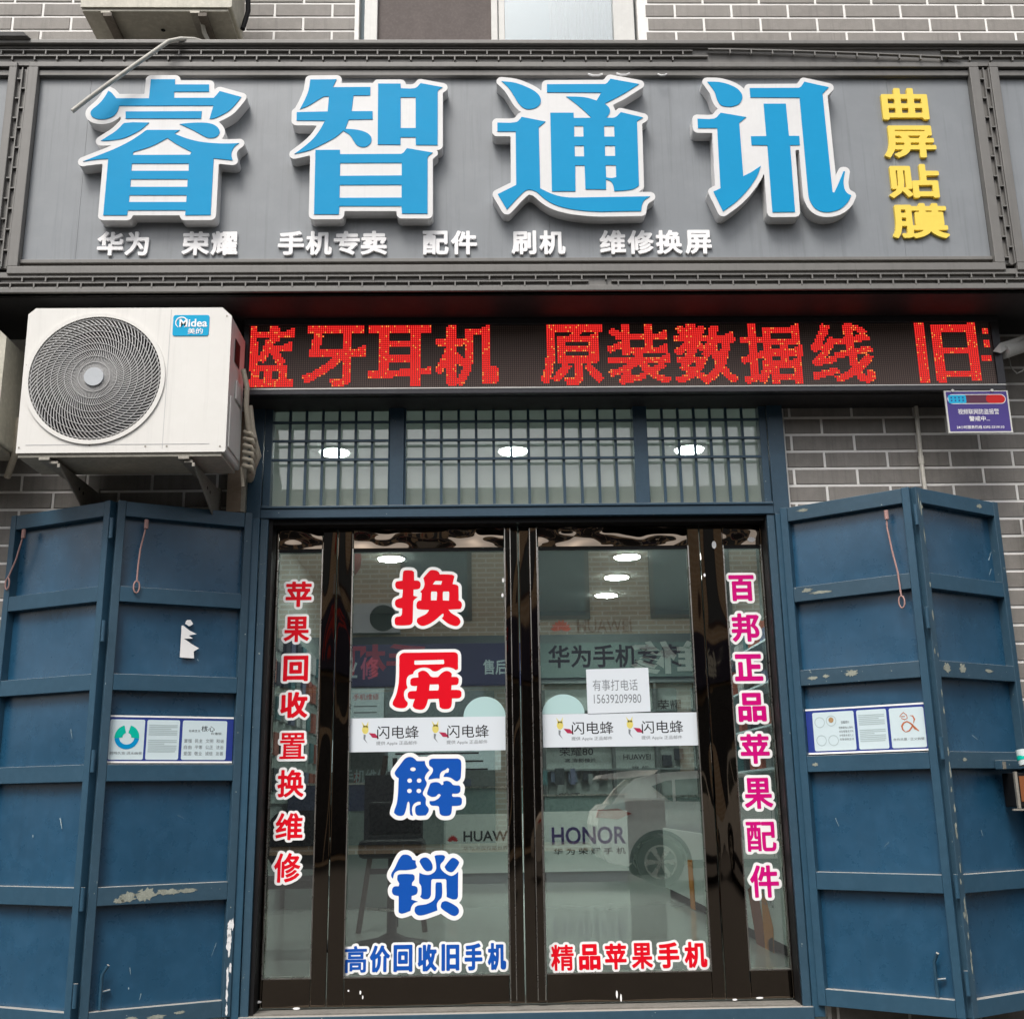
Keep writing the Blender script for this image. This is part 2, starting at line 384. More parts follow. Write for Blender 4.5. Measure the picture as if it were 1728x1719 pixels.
def simplify(l, tol):
    if len(l) < 8: return l
    A = np.array(l); n = len(A)
    i0 = 0; i1 = int(np.argmax(((A-A[0])**2).sum(1)))
    def dp(idx):
        keep = {0, len(idx)-1}; st = [(0, len(idx)-1)]
        while st:
            a, b_ = st.pop()
            if b_-a < 2: continue
            P, Q = A[idx[a]], A[idx[b_]]; d = Q-P; L = math.hypot(*d) or 1e-9
            seg = A[idx[a+1:b_]]-P; dist = np.abs(seg[:, 0]*d[1]-seg[:, 1]*d[0])/L
            k = int(dist.argmax())
            if dist[k] > tol: k += a+1; keep.add(k); st += [(a, k), (k, b_)]
        return [idx[k] for k in sorted(keep)]
    a = dp(list(range(0, i1+1))); b_ = dp(list(range(i1, n))+[0])
    return [tuple(A[k]) for k in a[:-1]+b_[:-1]]
def glyph_field(ch, box, pad, n=92, aniso=1.0):
    x0, x1, z0, z1 = box; S = boundary(ch).copy()
    lo = S.reshape(-1, 2).min(0); hi = S.reshape(-1, 2).max(0)
    S[:, :, 0] = x0+(S[:, :, 0]-lo[0])*(x1-x0)/(hi[0]-lo[0]); S[:, :, 1] = z0+(S[:, :, 1]-lo[1])*(z1-z0)/max(1e-6, hi[1]-lo[1])
    st = max(x1-x0, z1-z0)/n
    xs = np.arange(x0-pad, x1+pad+st, st); ys = np.arange(z0-pad, z1+pad+st, st); GX, GY = np.meshgrid(xs, ys)
    return sdf(S, GX, GY, aniso), xs, ys
# ================================================================== STRUCTURE: ground
B(-40, 40, -60, -0.9, -0.02, 0.17).build('road', M['road'], kind='structure')
B(-46, 46, -0.9, 0.02, 0.05, 0.37).build('pavement', mat('dark_paving', (0.11, 0.105, 0.095), 0.9, spec=0.15, var=0.4, vs=8, bump=0.4), kind='structure')
# ------------------------------------------------------------------ tiled wall, tile by tile
WY = 0.06
wall = thing('tiled_wall', 'grey brick-tiled shop front wall with white joints around the blue doorway', 'wall', (0, 0.2, 0.3))
DX0, DX1, DT = -1.24, 1.592, 3.60        # doorway opening
WX0, WX1, WZ0 = -0.72, 0.93, 5.2         # upstairs window opening
mb = MB(); y0, y1 = WY-0.0025, 0.40
mb.box(-9, DX0, y0, y1, 0.3, DT).box(DX1, 9, y0, y1, 0.3, DT).box(-9, 9, y0, y1, DT, WZ0).box(-9, WX0, y0, y1, WZ0, 9.2).box(WX1, 9, y0, y1, WZ0, 9.2).box(WX0, WX1, y0, y1, 6.9, 9.2)
mb.build('mortar_bed', M['mortar'], wall)
PX, PZ, J = 0.3385, 0.0943, 0.0140
brick_me = bpy.data.meshes.new('brick')
def tile_mesh(w_, h_, d=0.012):
    c = 0.0025; vs = []
    for (yy, k) in ((0, 0), (-d+c, 0), (-d, c)):
        vs += [(-w_/2+k, yy, -h_/2+k), (w_/2-k, yy, -h_/2+k), (w_/2-k, yy, h_/2-k), (-w_/2+k, yy, h_/2-k)]
    fs = [(8, 9, 10, 11)]
    for r in (0, 4): fs += [(r+i, r+(i+1) % 4, r+4+(i+1) % 4, r+4+i) for i in range(4)]
    return vs, fs
vs, fs = tile_mesh(PX-J, PZ-J); brick_me.from_pydata(vs, [], fs); brick_me.materials.append(M['brick'])
rows = []
def tile_rows(z00, nlo, nhi, xoff, spans):
    for r in range(nlo, nhi):
        z = z00+PZ*r+PZ/2; off = xoff+(PX/2 if r % 2 else 0)
        for (xa, xb) in spans(z):
            k = math.floor((xa-off)/PX)-1
            while off+k*PX < xb:
                a, b_ = max(xa, off+k*PX+J/2), min(xb, off+(k+1)*PX-J/2); k += 1
                if b_-a > 0.02: rows.append((a, b_, z))
tile_rows(2.993, -28, 10, 1.812-PX/2*0, lambda z: [(-9, DX0-0.06), (DX1+0.02, 9)])
tile_rows(5.885, -6, 35, 0.985, lambda z: [(-9, WX0-0.025), (WX1+0.05, 9)] if z < 6.9 else [(-9, 9)])
def occl(a, b_, z):
    x = (a+b_)/2
    if z < 5.7:
        if z > 3.97: return 3 if z < 5.55 else 0
        if -2.3 < x < -1.2 and z > 3.25: return 2
        if z < 2.9 and -2.5 < x: 
            if x < 2.62: return 3
        if z > 3.55 and x < 2.8: return 3
    d = Vector((x, WY+DC, z-ZC)); zz = d.dot(_f); px = 864+FPX*d.dot(_rt2)/zz; py = 859.5-FPX*d.dot(_up2)/zz
    out = max(0, -px, px-1728, -py, py-1719)
    return 0 if out < 30 else (1 if out < 260 else 3)
rows.sort(key=lambda q: occl(*q)); stuff = MB(); nb = 0
for a, b_, z in rows:
    o_ = occl(a, b_, z)
    if o_ < 3 and nb < 299:
        nb += 1
        if abs((b_-a)-(PX-J)) < 1e-4: me = brick_me
        else:
            me = bpy.data.meshes.new('brick'); vs, fs = tile_mesh(b_-a, PZ-J); me.from_pydata(vs, [], fs); me.materials.append(M['brick'])
        o = bpy.data.objects.new('brick', me); COL.objects.link(o); o.parent = wall
        o.location = Vector(((a+b_)/2, WY+0.005+random.uniform(-0.001, 0.001), z))-WLOC[wall.name]
        o.rotation_euler = (0, random.uniform(-0.002, 0.002), random.uniform(-0.003, 0.003))
    elif z < 3.8 or z > 5.35:
        vs, fs = tile_mesh(b_-a, PZ-J); stuff.add([(v[0]+(a+b_)/2, v[1]+WY+0.005, v[2]+z) for v in vs], fs)
stuff.build('brick', M['brick'], wall, kind='stuff')
# ------------------------------------------------------------------ upstairs window
win = thing('upstairs_window', 'white framed sliding window above the sign with one brown panel and one curtained pane', 'window', (0.1, 0.1, WZ0))
fx = [(-0.689, -0.612), (0.061, 0.100), (0.104, 0.142), (0.788, 0.912)]
for i, (a, b_) in enumerate(fx): B(a, b_, 0.07+(0.012 if i == 2 else 0), 0.14, WZ0, 6.9).build('frame_bar', M['pvc'], win, bevel=0.004)
B(-0.70, 0.92, 0.072, 0.16, 6.90, 6.97).build('frame_bar', M['pvc'], win)
B(-0.612, 0.061, 0.100, 0.106, WZ0, 6.9).build('panel', mat('brown_film', (0.115, 0.095, 0.09), 0.8, var=0.3, vs=9), win, label='dull brown covered sash')
B(0.142, 0.788, 0.105, 0.110, WZ0, 6.9).build('pane', M['wglass'], win)
mb = MB(); n = 40
for i in range(n):
    x = 0.42+0.37*i/n; y = 0.14+0.018*math.sin(i*1.1)+0.008*math.sin(i*2.7)
    mb.add([(x, y, WZ0), (x+0.37/n, 0.14+0.018*math.sin((i+1)*1.1)+0.008*math.sin((i+1)*2.7), WZ0), (x+0.37/n, 0.14+0.018*math.sin((i+1)*1.1)+0.008*math.sin((i+1)*2.7), 6.9), (x, y, 6.9)], [(0, 1, 2, 3)], True)
mb.build('window_curtain', mat('curtain', (0.62, 0.60, 0.62), 0.9, var=0.1), label='thin white curtain gathered behind the upstairs window pane', cat='curtain')
B(-0.70, 0.91, 0.18, 0.20, WZ0, 6.9).build('pane_backing', mat('pale_blue_backing', (0.42, 0.62, 0.68), 0.8), win)  # added pale backing, set close behind the glass so daylight reaches it
# ------------------------------------------------------------------ sign board
SY = -0.5
sign = thing('shop_sign', 'long grey shop sign board with big blue characters over the doorway', 'sign', (0, SY, 3.946))
SF = wall_frame(SY)
def sbox(name, x0, x1, z0, z1, c0, c1, m=M['frame'], parent=sign, bevel=0.0, **k):   # c = distance in front of SY
    return B(x0, x1, SY-c1, SY-c0, z0, z1).build(name, m, parent, bevel=bevel, **k)
XL, XR = -7.2, 7.2
sbox('carcass', XL, XR, 3.95, 5.36, -0.54, -0.035, M['dark'])
# panel sheets with seams
seams = [-2.305, -2.02, -0.83, 0.36, 1.30, 2.225, 2.59]
seams = [-2.305, -2.04, 0.34, 2.155, 2.59]
for a, b_ in zip(seams[:-1], seams[1:]): sbox('panel', a+0.0006, b_-0.0006, 4.09, 5.20, -0.034, -0.030, M['sign'])
sbox('panel', -7.2, -2.455, 4.09, 5.20, -0.034, -0.030, M['sign'], label='end of the grey panel of the adjoining sign, left')
sbox('panel', 2.745, 7.2, 4.09, 5.20, -0.034, -0.030, M['sign'], label='end of the grey panel of the adjoining sign, right')
sbox('coping', XL, XR, 5.352, 5.376, -0.52, 0.035, bevel=0.004)
sbox('coping', XL, XR, 5.340, 5.350, -0.02, 0.012)
sbox('backing_strip', XL, XR, 5.243, 5.342, -0.02, 0.0)
sbox('backing_strip', XL, XR, 3.946, 4.062, -0.03, 0.0)
def lattice(name, x0, x1, zs, parent=sign, tilt=0.0):
    for q, z in enumerate(zs):
        mb = MB(); mb.box(x0, x1, SY-0.016, SY, z, z+0.006)
        x = x0+(0.03 if q else 0.085)
        while x < x1-0.01:
            mb.box(x, x+0.007, SY-0.016, SY-0.0005, z-0.022, z); x += 0.1152
        mb.build(name, M['frame'], parent)
lattice('lattice_strip', XL, 1.12, (5.322, 5.288)); lattice('lattice_strip', 2.45, XR, (5.322, 5.288)); lattice('lattice_strip', 1.12, 1.20, (5.288,))
lattice('lattice_strip', XL, 0.525, (4.026, 3.994)); lattice('lattice_strip', 0.64, XR, (4.026, 3.994)); lattice('lattice_strip', 0.525, 0.64, (4.026,))
# sprung strip, hanging loose at the top right
mb = MB(); P = [(1.2+1.35*i/12, 5.322-0.050*(i/12)**1.5) for i in range(13)]
for (xa, za), (xb, zb) in zip(P[:-1], P[1:]):
    mb.add([(xa, SY-0.03, za), (xb, SY-0.03, zb), (xb, SY-0.03, zb+0.006), (xa, SY-0.03, za+0.006), (xa, SY-0.012, za), (xb, SY-0.012, zb), (xb, SY-0.012, zb+0.006), (xa, SY-0.012, za+0.006)], [(0, 1, 2, 3), (0, 4, 5, 1), (3, 2, 6, 7), (4, 7, 6, 5)])
for i in range(1, 12): xa, za = P[i]; mb.box(xa, xa+0.007, SY-0.03, SY-0.013, za-0.022, za)
mb.build('lattice_strip', M['frame'], sign, label='sprung decorative strip drooping at the top right of the sign')
for (a, b_) in ((XL, -2.415), (-2.355, 2.64), (2.70, XR)):
    sbox('frame_rail', a, b_, 5.228, 5.256, -0.03, 0.012, bevel=0.003); sbox('frame_rail', a, b_, 4.050, 4.090, -0.03, 0.012, bevel=0.003)
for (a, b_) in ((XL, -2.455), (-2.305, 2.59), (2.745, XR)):
    sbox('inner_rail', a, b_, 5.186, 5.219, -0.03, -0.004, bevel=0.003); sbox('inner_rail', a, b_, 4.118, 4.137, -0.0295, -0.010, bevel=0.002)
    sbox('inner_sheet', a, b_, 4.0895, 4.117, -0.033, -0.027)
sbox('base_rail', XL, XR, 3.946, 3.975, -0.03, 0.014, bevel=0.003)
for (a, b_, c, d) in ((-2.355, -2.305, -2.415, -2.455), (2.59, 2.64, 2.70, 2.745)):
    sbox('frame_stile', a, b_, 4.09, 5.228, -0.03, 0.012, bevel=0.003); sbox('frame_stile', min(c, d), max(c, d), 4.09, 5.228, -0.03, 0.012, bevel=0.003)
    lo = min(b_, c) if b_ < c else c; lo, hi = (b_, c) if b_ < c else (max(c, d), a)
    sbox('backing_strip', lo, hi, 4.09, 5.228, -0.03, -0.012)
    for q, xx in enumerate((lo+(hi-lo)*0.40, lo+(hi-lo)*0.86)):
        mb = MB(); mb.box(xx, xx+0.006, SY-0.006, SY+0.011, 4.09, 5.228); z = 4.12+0.058*q
        while z < 5.2: mb.box(xx-0.020, xx, SY-0.006, SY+0.011, z, z+0.007); z += 0.1152
        mb.build('lattice_strip', M['frame'], sign)
sbox('soffit', XL, XR, 3.938, 3.946, -0.54, -0.03, M['dark'])
mb = MB()
for (x, y, wd) in ((1005, 127, 26), (1052, 126, 24), (1118, 127, 16)):
    p = at(x, y, SY-0.02)
    MB().tube([(p.x-wd/700, SY-0.012, p.z+0.012), (p.x-wd/1600, SY-0.020, p.z-0.002), (p.x+wd/1600, SY-0.020, p.z-0.002), (p.x+wd/700, SY-0.012, p.z+0.012)], 0.005, 6).build('peeling_film', M['white_body'], sign)
# ---- big channel letters, traced outlines
big = [
 ('large blue character at the far left of the sign', 120, 110, [
  [(728,133),(948,133),(948,180),(1258,180),(1258,246),(940,246),(940,302),(1302,302),(1355,240),(1552,294),(1500,360),(1440,420),(1370,460),(1300,490),(1262,493),(1298,372),(440,374),(425,420),(395,460),(350,485),(290,497),(235,492),(190,470),(178,440),(190,412),(240,370),(280,330),(310,290),(340,238),(370,255),(412,306),(710,306)],
  [(498,426),(1192,423),(1186,490),(498,490)],
  [(490,530),(712,527),(640,590),(560,635),(470,672),(350,690),(272,692),(330,655),(400,610),(450,565)],
  [(990,540),(1120,528),(1240,530),(1310,550),(1350,590),(1352,625),(1320,658),(1270,668),(1220,655),(1120,600)],
  [(695,594),(992,594),(942,628),(1050,670),(1170,700),(1310,715),(1430,718),(1532,714),(1490,745),(1465,790),(1462,830),(1473,870),(1300,852),(1272,1368),(1040,1370),(1045,1325),(518,1325),(512,1370),(294,1370),(340,856),(240,862),(110,880),(250,825),(400,765),(540,695),(640,630)],
  [(878,668),(960,722),(1098,795),(1085,820),(562,822),(568,795),(740,740)],
  [(555,900),(1074,900),(1072,966),(550,966)],[(545,1042),(1063,1042),(1060,1112),(540,1112)],[(532,1188),(1054,1188),(1050,1250),(528,1250)]]),
 ('second large blue character on the sign, from the left', 470, 110, [
  [(290,135),(530,133),(495,205),(838,203),(836,280),(684,280),(666,423),(858,423),(858,497),(640,500),(608,584),(700,590),(790,612),(840,650),(848,690),(825,730),(775,750),(720,735),(690,700),(650,640),(590,602),(520,660),(400,725),(280,780),(145,812),(230,750),(320,670),(380,590),(424,510),(165,508),(167,432),(448,426),(460,288),(410,292),(330,340),(270,375),(195,405),(240,320),(275,230)],
  [(908,172),(1112,172),(1115,215),(1245,213),(1295,168),(1495,205),(1450,245),(1450,732),(1252,730),(1250,660),(1112,660),(1112,728),(904,726)],[(1113,297),(1250,297),(1250,577),(1113,577)],
  [(337,776),(560,775),(562,815),(1118,812),(1170,760),(1405,800),(1358,848),(1358,1355),(1125,1355),(1120,1287),(556,1287),(550,1362),(324,1362)],[(562,895),(1123,893),(1123,1008),(560,1012)],[(558,1095),(1122,1093),(1122,1210),(556,1212)]]),
 ('third large blue character on the sign, from the left', 810, 110, [
  [(196,150),(320,165),(430,205),(510,250),(550,300),(552,345),(520,385),(455,405),(400,395),(350,350),(310,285),(260,210)],
  [(158,527),(330,523),(380,475),(598,518),(535,570),(548,1125),(640,1170),(740,1200),(850,1210),(1550,1198),(1495,1235),(1475,1280),(1468,1332),(1100,1338),(900,1325),(760,1300),(660,1265),(580,1215),(510,1155),(440,1138),(390,1165),(245,1318),(162,1178),(330,1095),(325,608),(158,608)],
  [(610,178),(1140,176),(1188,128),(1450,176),(1300,270),(1135,355),(1170,385),(1185,420),(1172,455),(1148,482),(1228,480),(1282,432),(1485,480),(1430,515),(1448,1100),(1400,1130),(1320,1145),(1222,1150),(1215,1100),(1190,1060),(1148,1045),(1148,1135),(960,1133),(953,917),(868,917),(870,1152),(655,1152),(640,437),(852,437),(855,485),(1015,483),(950,420),(860,345),(785,290),(900,292),(980,302),(1062,327),(1105,254),(610,252)],
  [(858,558),(940,558),(943,655),(858,655)],[(1130,558),(1222,558),(1225,655),(1133,655)],[(862,737),(946,737),(948,835),(864,835)],[(1138,737),(1229,737),(1231,831),(1140,831)],[(1144,915),(1237,915),(1241,1022),(1200,1032),(1149,1026)]]),
 ('large blue character at the right end of the four', 1150, 110, [
  [(235,155),(340,158),(430,180),(510,220),(550,270),(552,310),(525,355),(470,378),(420,382),(360,368),(325,320),(300,245)],
  [(145,492),(300,490),(355,437),(590,477),(525,530),(562,1015),(640,975),(722,920),(690,1010),(610,1130),(500,1245),(378,1335),(290,1155),(355,1125),(325,577),(150,577)],
  [(748,355),(950,355),(978,648),(1072,648),(1078,732),(988,733),(1034,1340),(828,1343),(782,733),(638,732),(632,652),(772,650)],
  [(620,213),(1068,211),(1118,155),(1342,205),(1284,265),(1375,1160),(1390,1165),(1430,1080),(1475,970),(1488,970),(1475,1060),(1485,1130),(1510,1170),(1545,1188),(1515,1250),(1450,1310),(1370,1338),(1290,1340),(1220,1310),(1175,1250),(1155,1180),(1075,300),(627,298)]])]
LF = SY-0.045       # face plane of the big letters
def smooth_loop(l):  # Catmull-Rom on shallow corners only, hard corners kept
    out = []; n = len(l)
    for i in range(n):
        p0, p1, p2, p3 = (Vector(l[(i+k) % n]) for k in (-1, 0, 1, 2))
        out.append(tuple(p1))
        a1 = (p1-p0).angle(p2-p1) if (p1-p0).length and (p2-p1).length else 0; a2 = (p2-p1).angle(p3-p2)
        L = (p2-p1).length
        if L > 25 and (0.05 < a1 < 0.85 or 0.05 < a2 < 0.85) and not (L > 260):
            m1 = (p2-p0)*0.5 if a1 < 0.85 else (p2-p1); m2 = (p3-p1)*0.5 if a2 < 0.85 else (p2-p1)
            m1 = m1.normalized()*L; m2 = m2.normalized()*L
            for t in (0.33, 0.67):
                h00, h10, h01, h11 = 2*t**3-3*t*t+1, t**3-2*t*t+t, -2*t**3+3*t*t, t**3-t*t
                out.append(tuple(p1*h00+m1*h10+p2*h01+m2*h11))
    return out
for lab, ox, oy, loops in big:
    L3 = []
    for l in loops:
        q = []
        for (x, y) in smooth_loop(l):
            p = at(ox+x/5.4, oy+y/5.4, LF); q.append((p.x, p.z))
        L3.append(q)
    segs = np.array([[l[i], l[(i+1) % len(l)]] for l in L3 for i in range(len(l))])
    lo = segs.reshape(-1, 2).min(0); hi = segs.reshape(-1, 2).max(0); st = 0.006; pad = 0.05
    xs = np.arange(lo[0]-pad, hi[0]+pad, st); ys = np.arange(lo[1]-pad, hi[1]+pad, st); GX, GY = np.meshgrid(xs, ys)
    D = sdf(segs, GX, GY)
    body = contours(D, xs, ys, 0.0265, outer_only=True, minarea=0.0004)
    bo = MB().prism(body, wall_frame(0), 0.5-0.03, -LF).build('channel_letter', M['white_body'], sign, label=lab+', white bodied')
    bo.modifiers.new('bevel', 'BEVEL').width = 0.003; bo.modifiers[0].limit_method = 'ANGLE'; bo.modifiers[0].angle_limit = math.radians(60)
    MB().prism(L3, wall_frame(0), -LF+0.0005, -LF+0.003).build('letter_face', M['blue_face'], bo)
# ---- small raised letters
def solid_char(ch, box, t, F, c0, c1, name, m, parent, label=None, n=70, aniso=1.0, bevel=0.0):
    x0, x1, z0, z1 = box; D, xs, ys = glyph_field(ch, (x0+t, x1-t, z0+t, z1-t), t*1.6+0.004, n, aniso)
    L = contours(D, xs, ys, t*(aniso if aniso < 1 else 1), minarea=((x1-x0)/n)**2*3)
    return MB().prism(L, F, c0, c1).build(name, m, parent, label=label)
row = [('华', 164, 208), ('为', 211, 251), ('荣', 307, 353), ('耀', 356, 401), ('手', 469, 513), ('机', 516, 560), ('专', 563, 607), ('卖', 609, 653), ('配', 713, 757), ('件', 761, 805), ('刷', 863, 905), ('机', 910, 954), ('维', 1012, 1056), ('修', 1059, 1103), ('换', 1107, 1151), ('屏', 1156, 1201)]
for ch, xa, xb in row:
    yo = -3*(xa-164)/1040
    solid_char(ch, pb(xa, 391+yo, xb, 431+yo, SY+0.016), 0.0042, wall_frame(0), -SY-0.03, -SY-0.016, 'raised_letter', M['white'], sign, label='small white raised character '+ch+' in the bottom row of the sign', n=96)
for ch, q in (('曲', (1488, 149, 1566, 202)), ('屏', (1491, 212, 1579, 266)), ('贴', (1499, 277, 1586, 334)), ('膜', (1505, 343, 1600, 402))):
    solid_char(ch, pb(*q, SY+0.014), 0.0065, wall_frame(0), -SY-0.03, -SY-0.014, 'raised_letter', M['yellow'], sign, label='yellow raised character '+ch+' at the right of the sign', n=80)
# neighbour's dark flap on the cap at the far left
MB().add([(-3.2, -0.56, 5.40), (-2.38, -0.56, 5.40), (-2.33, -0.50, 5.372), (-2.40, -0.45, 5.43), (-3.2, -0.45, 5.42), (-3.2, -0.56, 5.375), (-2.36, -0.56, 5.377)], [(0, 1, 3, 4), (1, 2, 3), (0, 5, 6, 1), (1, 6, 2)]).build('loose_flashing', M['dark'], label='dark bent metal flashing lying on the top left corner of the sign', cat='flashing')
# ------------------------------------------------------------------ LED display
LY = -0.21
led = thing('led_display', 'long scrolling message board with red lit characters under the sign', 'message board', (0.7, -0.1, 3.518))
B(-1.241, 2.712, LY+0.03, 0.05, 3.518, 3.937).build('housing', M['dark'], led)
fm = mat('led_frame', (0.055, 0.055, 0.062), 0.4, metal=0.5, var=0.2)
B(-1.241, 2.712, LY, LY+0.05, 3.518, 3.551).build('frame_rail', fm, led, bevel=0.004); B(-1.241, 2.712, LY, LY+0.05, 3.902, 3.937).build('frame_rail', fm, led, bevel=0.004)
B(-1.241, -1.215, LY, LY+0.05, 3.552, 3.901).build('frame_stile', fm, led); B(2.672, 2.712, LY, LY+0.05, 3.552, 3.901).build('frame_stile', fm, led)
B(-1.2405, 2.7115, LY-0.003, LY-0.0005, 3.546, 3.551).build('trim', M['edge'], led)
scr = B(-1.214, 2.671, LY+0.012, LY+0.03, 3.552, 3.901).build('screen', M['led_face'], led)
PT = 0.0109; c_red, c_core = MB(), MB(); c_or = MB()
chars = [('蓝', -0.29), ('牙', 509.5), ('耳', 622), ('机', 735), ('原', 913), ('装', 1024), ('数', 1139), ('据', 1252), ('线', 1368), ('旧', 1548), ('手', 1655)]
lit = set(); zl0 = at(900, 651, LY+0.012).z
for ch, x in chars:
    N = 31
    X0 = (at(x, 600, LY+0.012).x if x > 0 else at(390, 600, LY+0.012).x); i0 = round(X0/PT)
    S = boundary(ch).copy(); lo = S.reshape(-1, 2).min(0); hi = S.reshape(-1, 2).max(0)
    S[:, :, 0] = 0.8+(S[:, :, 0]-lo[0])*(N-2.6)/(hi[0]-lo[0]); S[:, :, 1] = 0.8+(S[:, :, 1]-lo[1])*(N-1.6)/(hi[1]-lo[1])
    GX, GY = np.meshgrid(np.arange(N)+0.5, np.arange(N)+0.5); D = sdf(S, GX, GY, 0.55); G = D < 0.60
    G0 = G.copy()
    for j in range(1, N-1):        # little triangular ends on the horizontal strokes
        i = 0
        while i < N:
            if G0[j, i]:
                k = i
                while k+1 < N and G0[j, k+1]: k += 1
                if k-i >= 8 and not G0[min(N-1, j+1), k] and not G0[min(N-1, j+1), max(0, k-3)]:
                    for dj, w_ in ((1, 4), (2, 2)):
                        for ww in range(w_):
                            if j+dj < N and k-ww >= 0: G[j+dj, k-ww] = True
                i = k+1
            else: i += 1
    for j in range(N):
        for i in range(N):
            if G[j, i]:
                xx = (i0+i+0.5)*PT
                if -1.205 < xx < 2.665: lit.add((i0+i, j))
z00 = round((zl0)/PT)*PT
for (i, j) in sorted(lit):
    x, z = (i+0.5)*PT, z00+(j+0.5)*PT; y = LY+0.0115
    r = PT*0.40; c_red.add([(x-r, y, z-r), (x+r, y, z-r), (x+r, y, z+r), (x-r, y, z+r)], [(0, 1, 2, 3)])
    edge = any((i+a, j+b_) not in lit for a, b_ in ((1, 0), (-1, 0), (0, 1), (0, -1)))
    t = c_or if random.random() < (0.16 if edge else 0.05) else c_core; r = PT*0.24; y -= 0.0008
    t.add([(x-r, y, z-r), (x+r, y, z-r), (x+r, y, z+r), (x-r, y, z+r)], [(0, 1, 2, 3)])
c_red.build('lit_diode', M['led_red'], scr, kind='stuff'); c_core.build('diode_core', M['led_core'], scr, kind='stuff'); c_or.build('amber_diode', M['led_orange'], scr, kind='stuff')
# ------------------------------------------------------------------ outdoor air conditioners
def aircon(x0, x1, z0, z1, y0, y1, name, label, body, fan=True):
    t = thing(name, label, 'air conditioner', ((x0+x1)/2, (y0+y1)/2, z0))
    c = 0.045
    prof = [(x0+0.012, z0), (x1-0.004, z0), (x1, z0+0.01), (x1-0.002, z1-c), (x1-c*1.1, z1), (x0+c*0.9, z1), (x0+0.006, z1-c*0.7)]
    F = wall_frame(0)
    if fan:
        cx, cz, R = -1.862, 3.482, 0.322
        ring = [(cx+R*math.cos(2*math.pi*k/64), cz+R*math.sin(2*math.pi*k/64)) for k in range(64)]
        bo = MB().prism([prof, ring], F, -y1, -y0, False); bo.add([F(p[0], p[1], -y1) for p in prof], [tuple(range(len(prof)))[::-1]])
    else: bo = MB().prism([prof], F, -y1, -y0, True)
    bod = bo.build('casing', body, t, bevel=0.006)
    B(x0+0.02, x1-0.02, y0+0.01, y1-0.01, z0-0.018, z0-0.001).build('base_tray', M['ac_base'], t)
    for xx in (x0+0.12, x1-0.22): B(xx, xx+0.05, y0+0.004, y1+0.02, z0-0.032, z0-0.019).build('foot', M['galv'], t)
    return t, bod
ACY0, ACY1 = -0.55, -0.24
ac, body = aircon(-2.215, -1.224, 3.108, 3.845, ACY0, ACY1, 'air_conditioner', 'large white outdoor air conditioner with round spiral fan grille, left of the message board', M['ac'])
cx, cz, R = -1.862, 3.482, 0.322
AF = Frame((cx, ACY0, cz), (1, 0, 0), (0, 0, 1), (0, -1, 0))
mb = MB(); mb.disc(AF, 0, 0, R+0.004, -0.16, -0.155, 48); mb.build('fan_cavity', M['black'], ac)
mb = MB()
for k in range(3):
    a0 = k*2*math.pi/3
    for s_ in range(8):
        aa, ab = a0+s_*0.16, a0+(s_+1)*0.16
        mb.add([AF(0.05*math.cos(aa), 0.05*math.sin(aa), -0.13+s_*0.006), AF(0.29*math.cos(aa), 0.29*math.sin(aa), -0.14+s_*0.008), AF(0.29*math.cos(ab), 0.29*math.sin(ab), -0.132+s_*0.008), AF(0.05*math.cos(ab), 0.05*math.sin(ab), -0.124+s_*0.006)], [(0, 1, 2, 3)], True)
mb.build('fan_blade', mat('fan_blade', (0.035, 0.035, 0.038), 0.6), ac)
def ring(mb, F, r, c0, wr, n=64, wc=0.006):
    vs = []
    for k in range(n):
        a = 2*math.pi*k/n
        for (rr, cc) in ((r-wr, c0), (r+wr, c0), (r+wr, c0+wc), (r-wr, c0+wc)): vs.append(F(rr*math.cos(a), rr*math.sin(a), cc))
    fs = []
    for k in range(n):
        q, p = k*4, ((k+1) % n)*4
        fs += [(q+i, q+(i+1) % 4, p+(i+1) % 4, p+i) for i in range(4)]
    return mb.add(vs, fs, False)
ring(MB(), AF, R+0.002, -0.01, 0.010, 72, 0.018).build('grille_rim', M['ac'], ac)
mb = MB()
dome = lambda r: 0.004+0.014*(1-(r/R)**2)
for r in np.linspace(0.075, 0.305, 8): ring(mb, AF, float(r), dome(r)-0.006, 0.0011, 60, 0.005)
gr = mb.build('grille_ring', M['grille'], ac, kind='stuff')
mb = MB(); NS = 84
for k in range(NS):
    a0 = 2*math.pi*k/NS; pts = []
    for i in range(9):
        t = i/8; r = 0.042+(R-0.048)*t; a = a0+0.95*t**1.15; pts.append((r, a))
    wv = 0.0030
    for i in range(8):
        (r1, a1), (r2, a2) = pts[i], pts[i+1]; q = []
        for (r, a) in ((r1, a1), (r2, a2)):
            x, y = r*math.cos(a), r*math.sin(a); tx, ty = -math.sin(a), math.cos(a)
            h = dome(r)-0.004; wr = wv*(0.18+0.92*r/R)
            q += [AF(x-tx*wr, y-ty*wr, h), AF(x+tx*wr, y+ty*wr, h), AF(x+tx*wr, y+ty*wr, h-0.007), AF(x-tx*wr, y-ty*wr, h-0.007)]
        mb.add(q, [(0, 1, 5, 4), (1, 2, 6, 5), (3, 0, 4, 7)])
mb.build('grille_vane', M['grille'], ac, kind='stuff')
MB().disc(AF, 0, 0, 0.046, 0.010, 0.022, 32).build('hub_cap', mat('hub', (0.46, 0.49, 0.52), 0.4), ac, bevel=0.003)
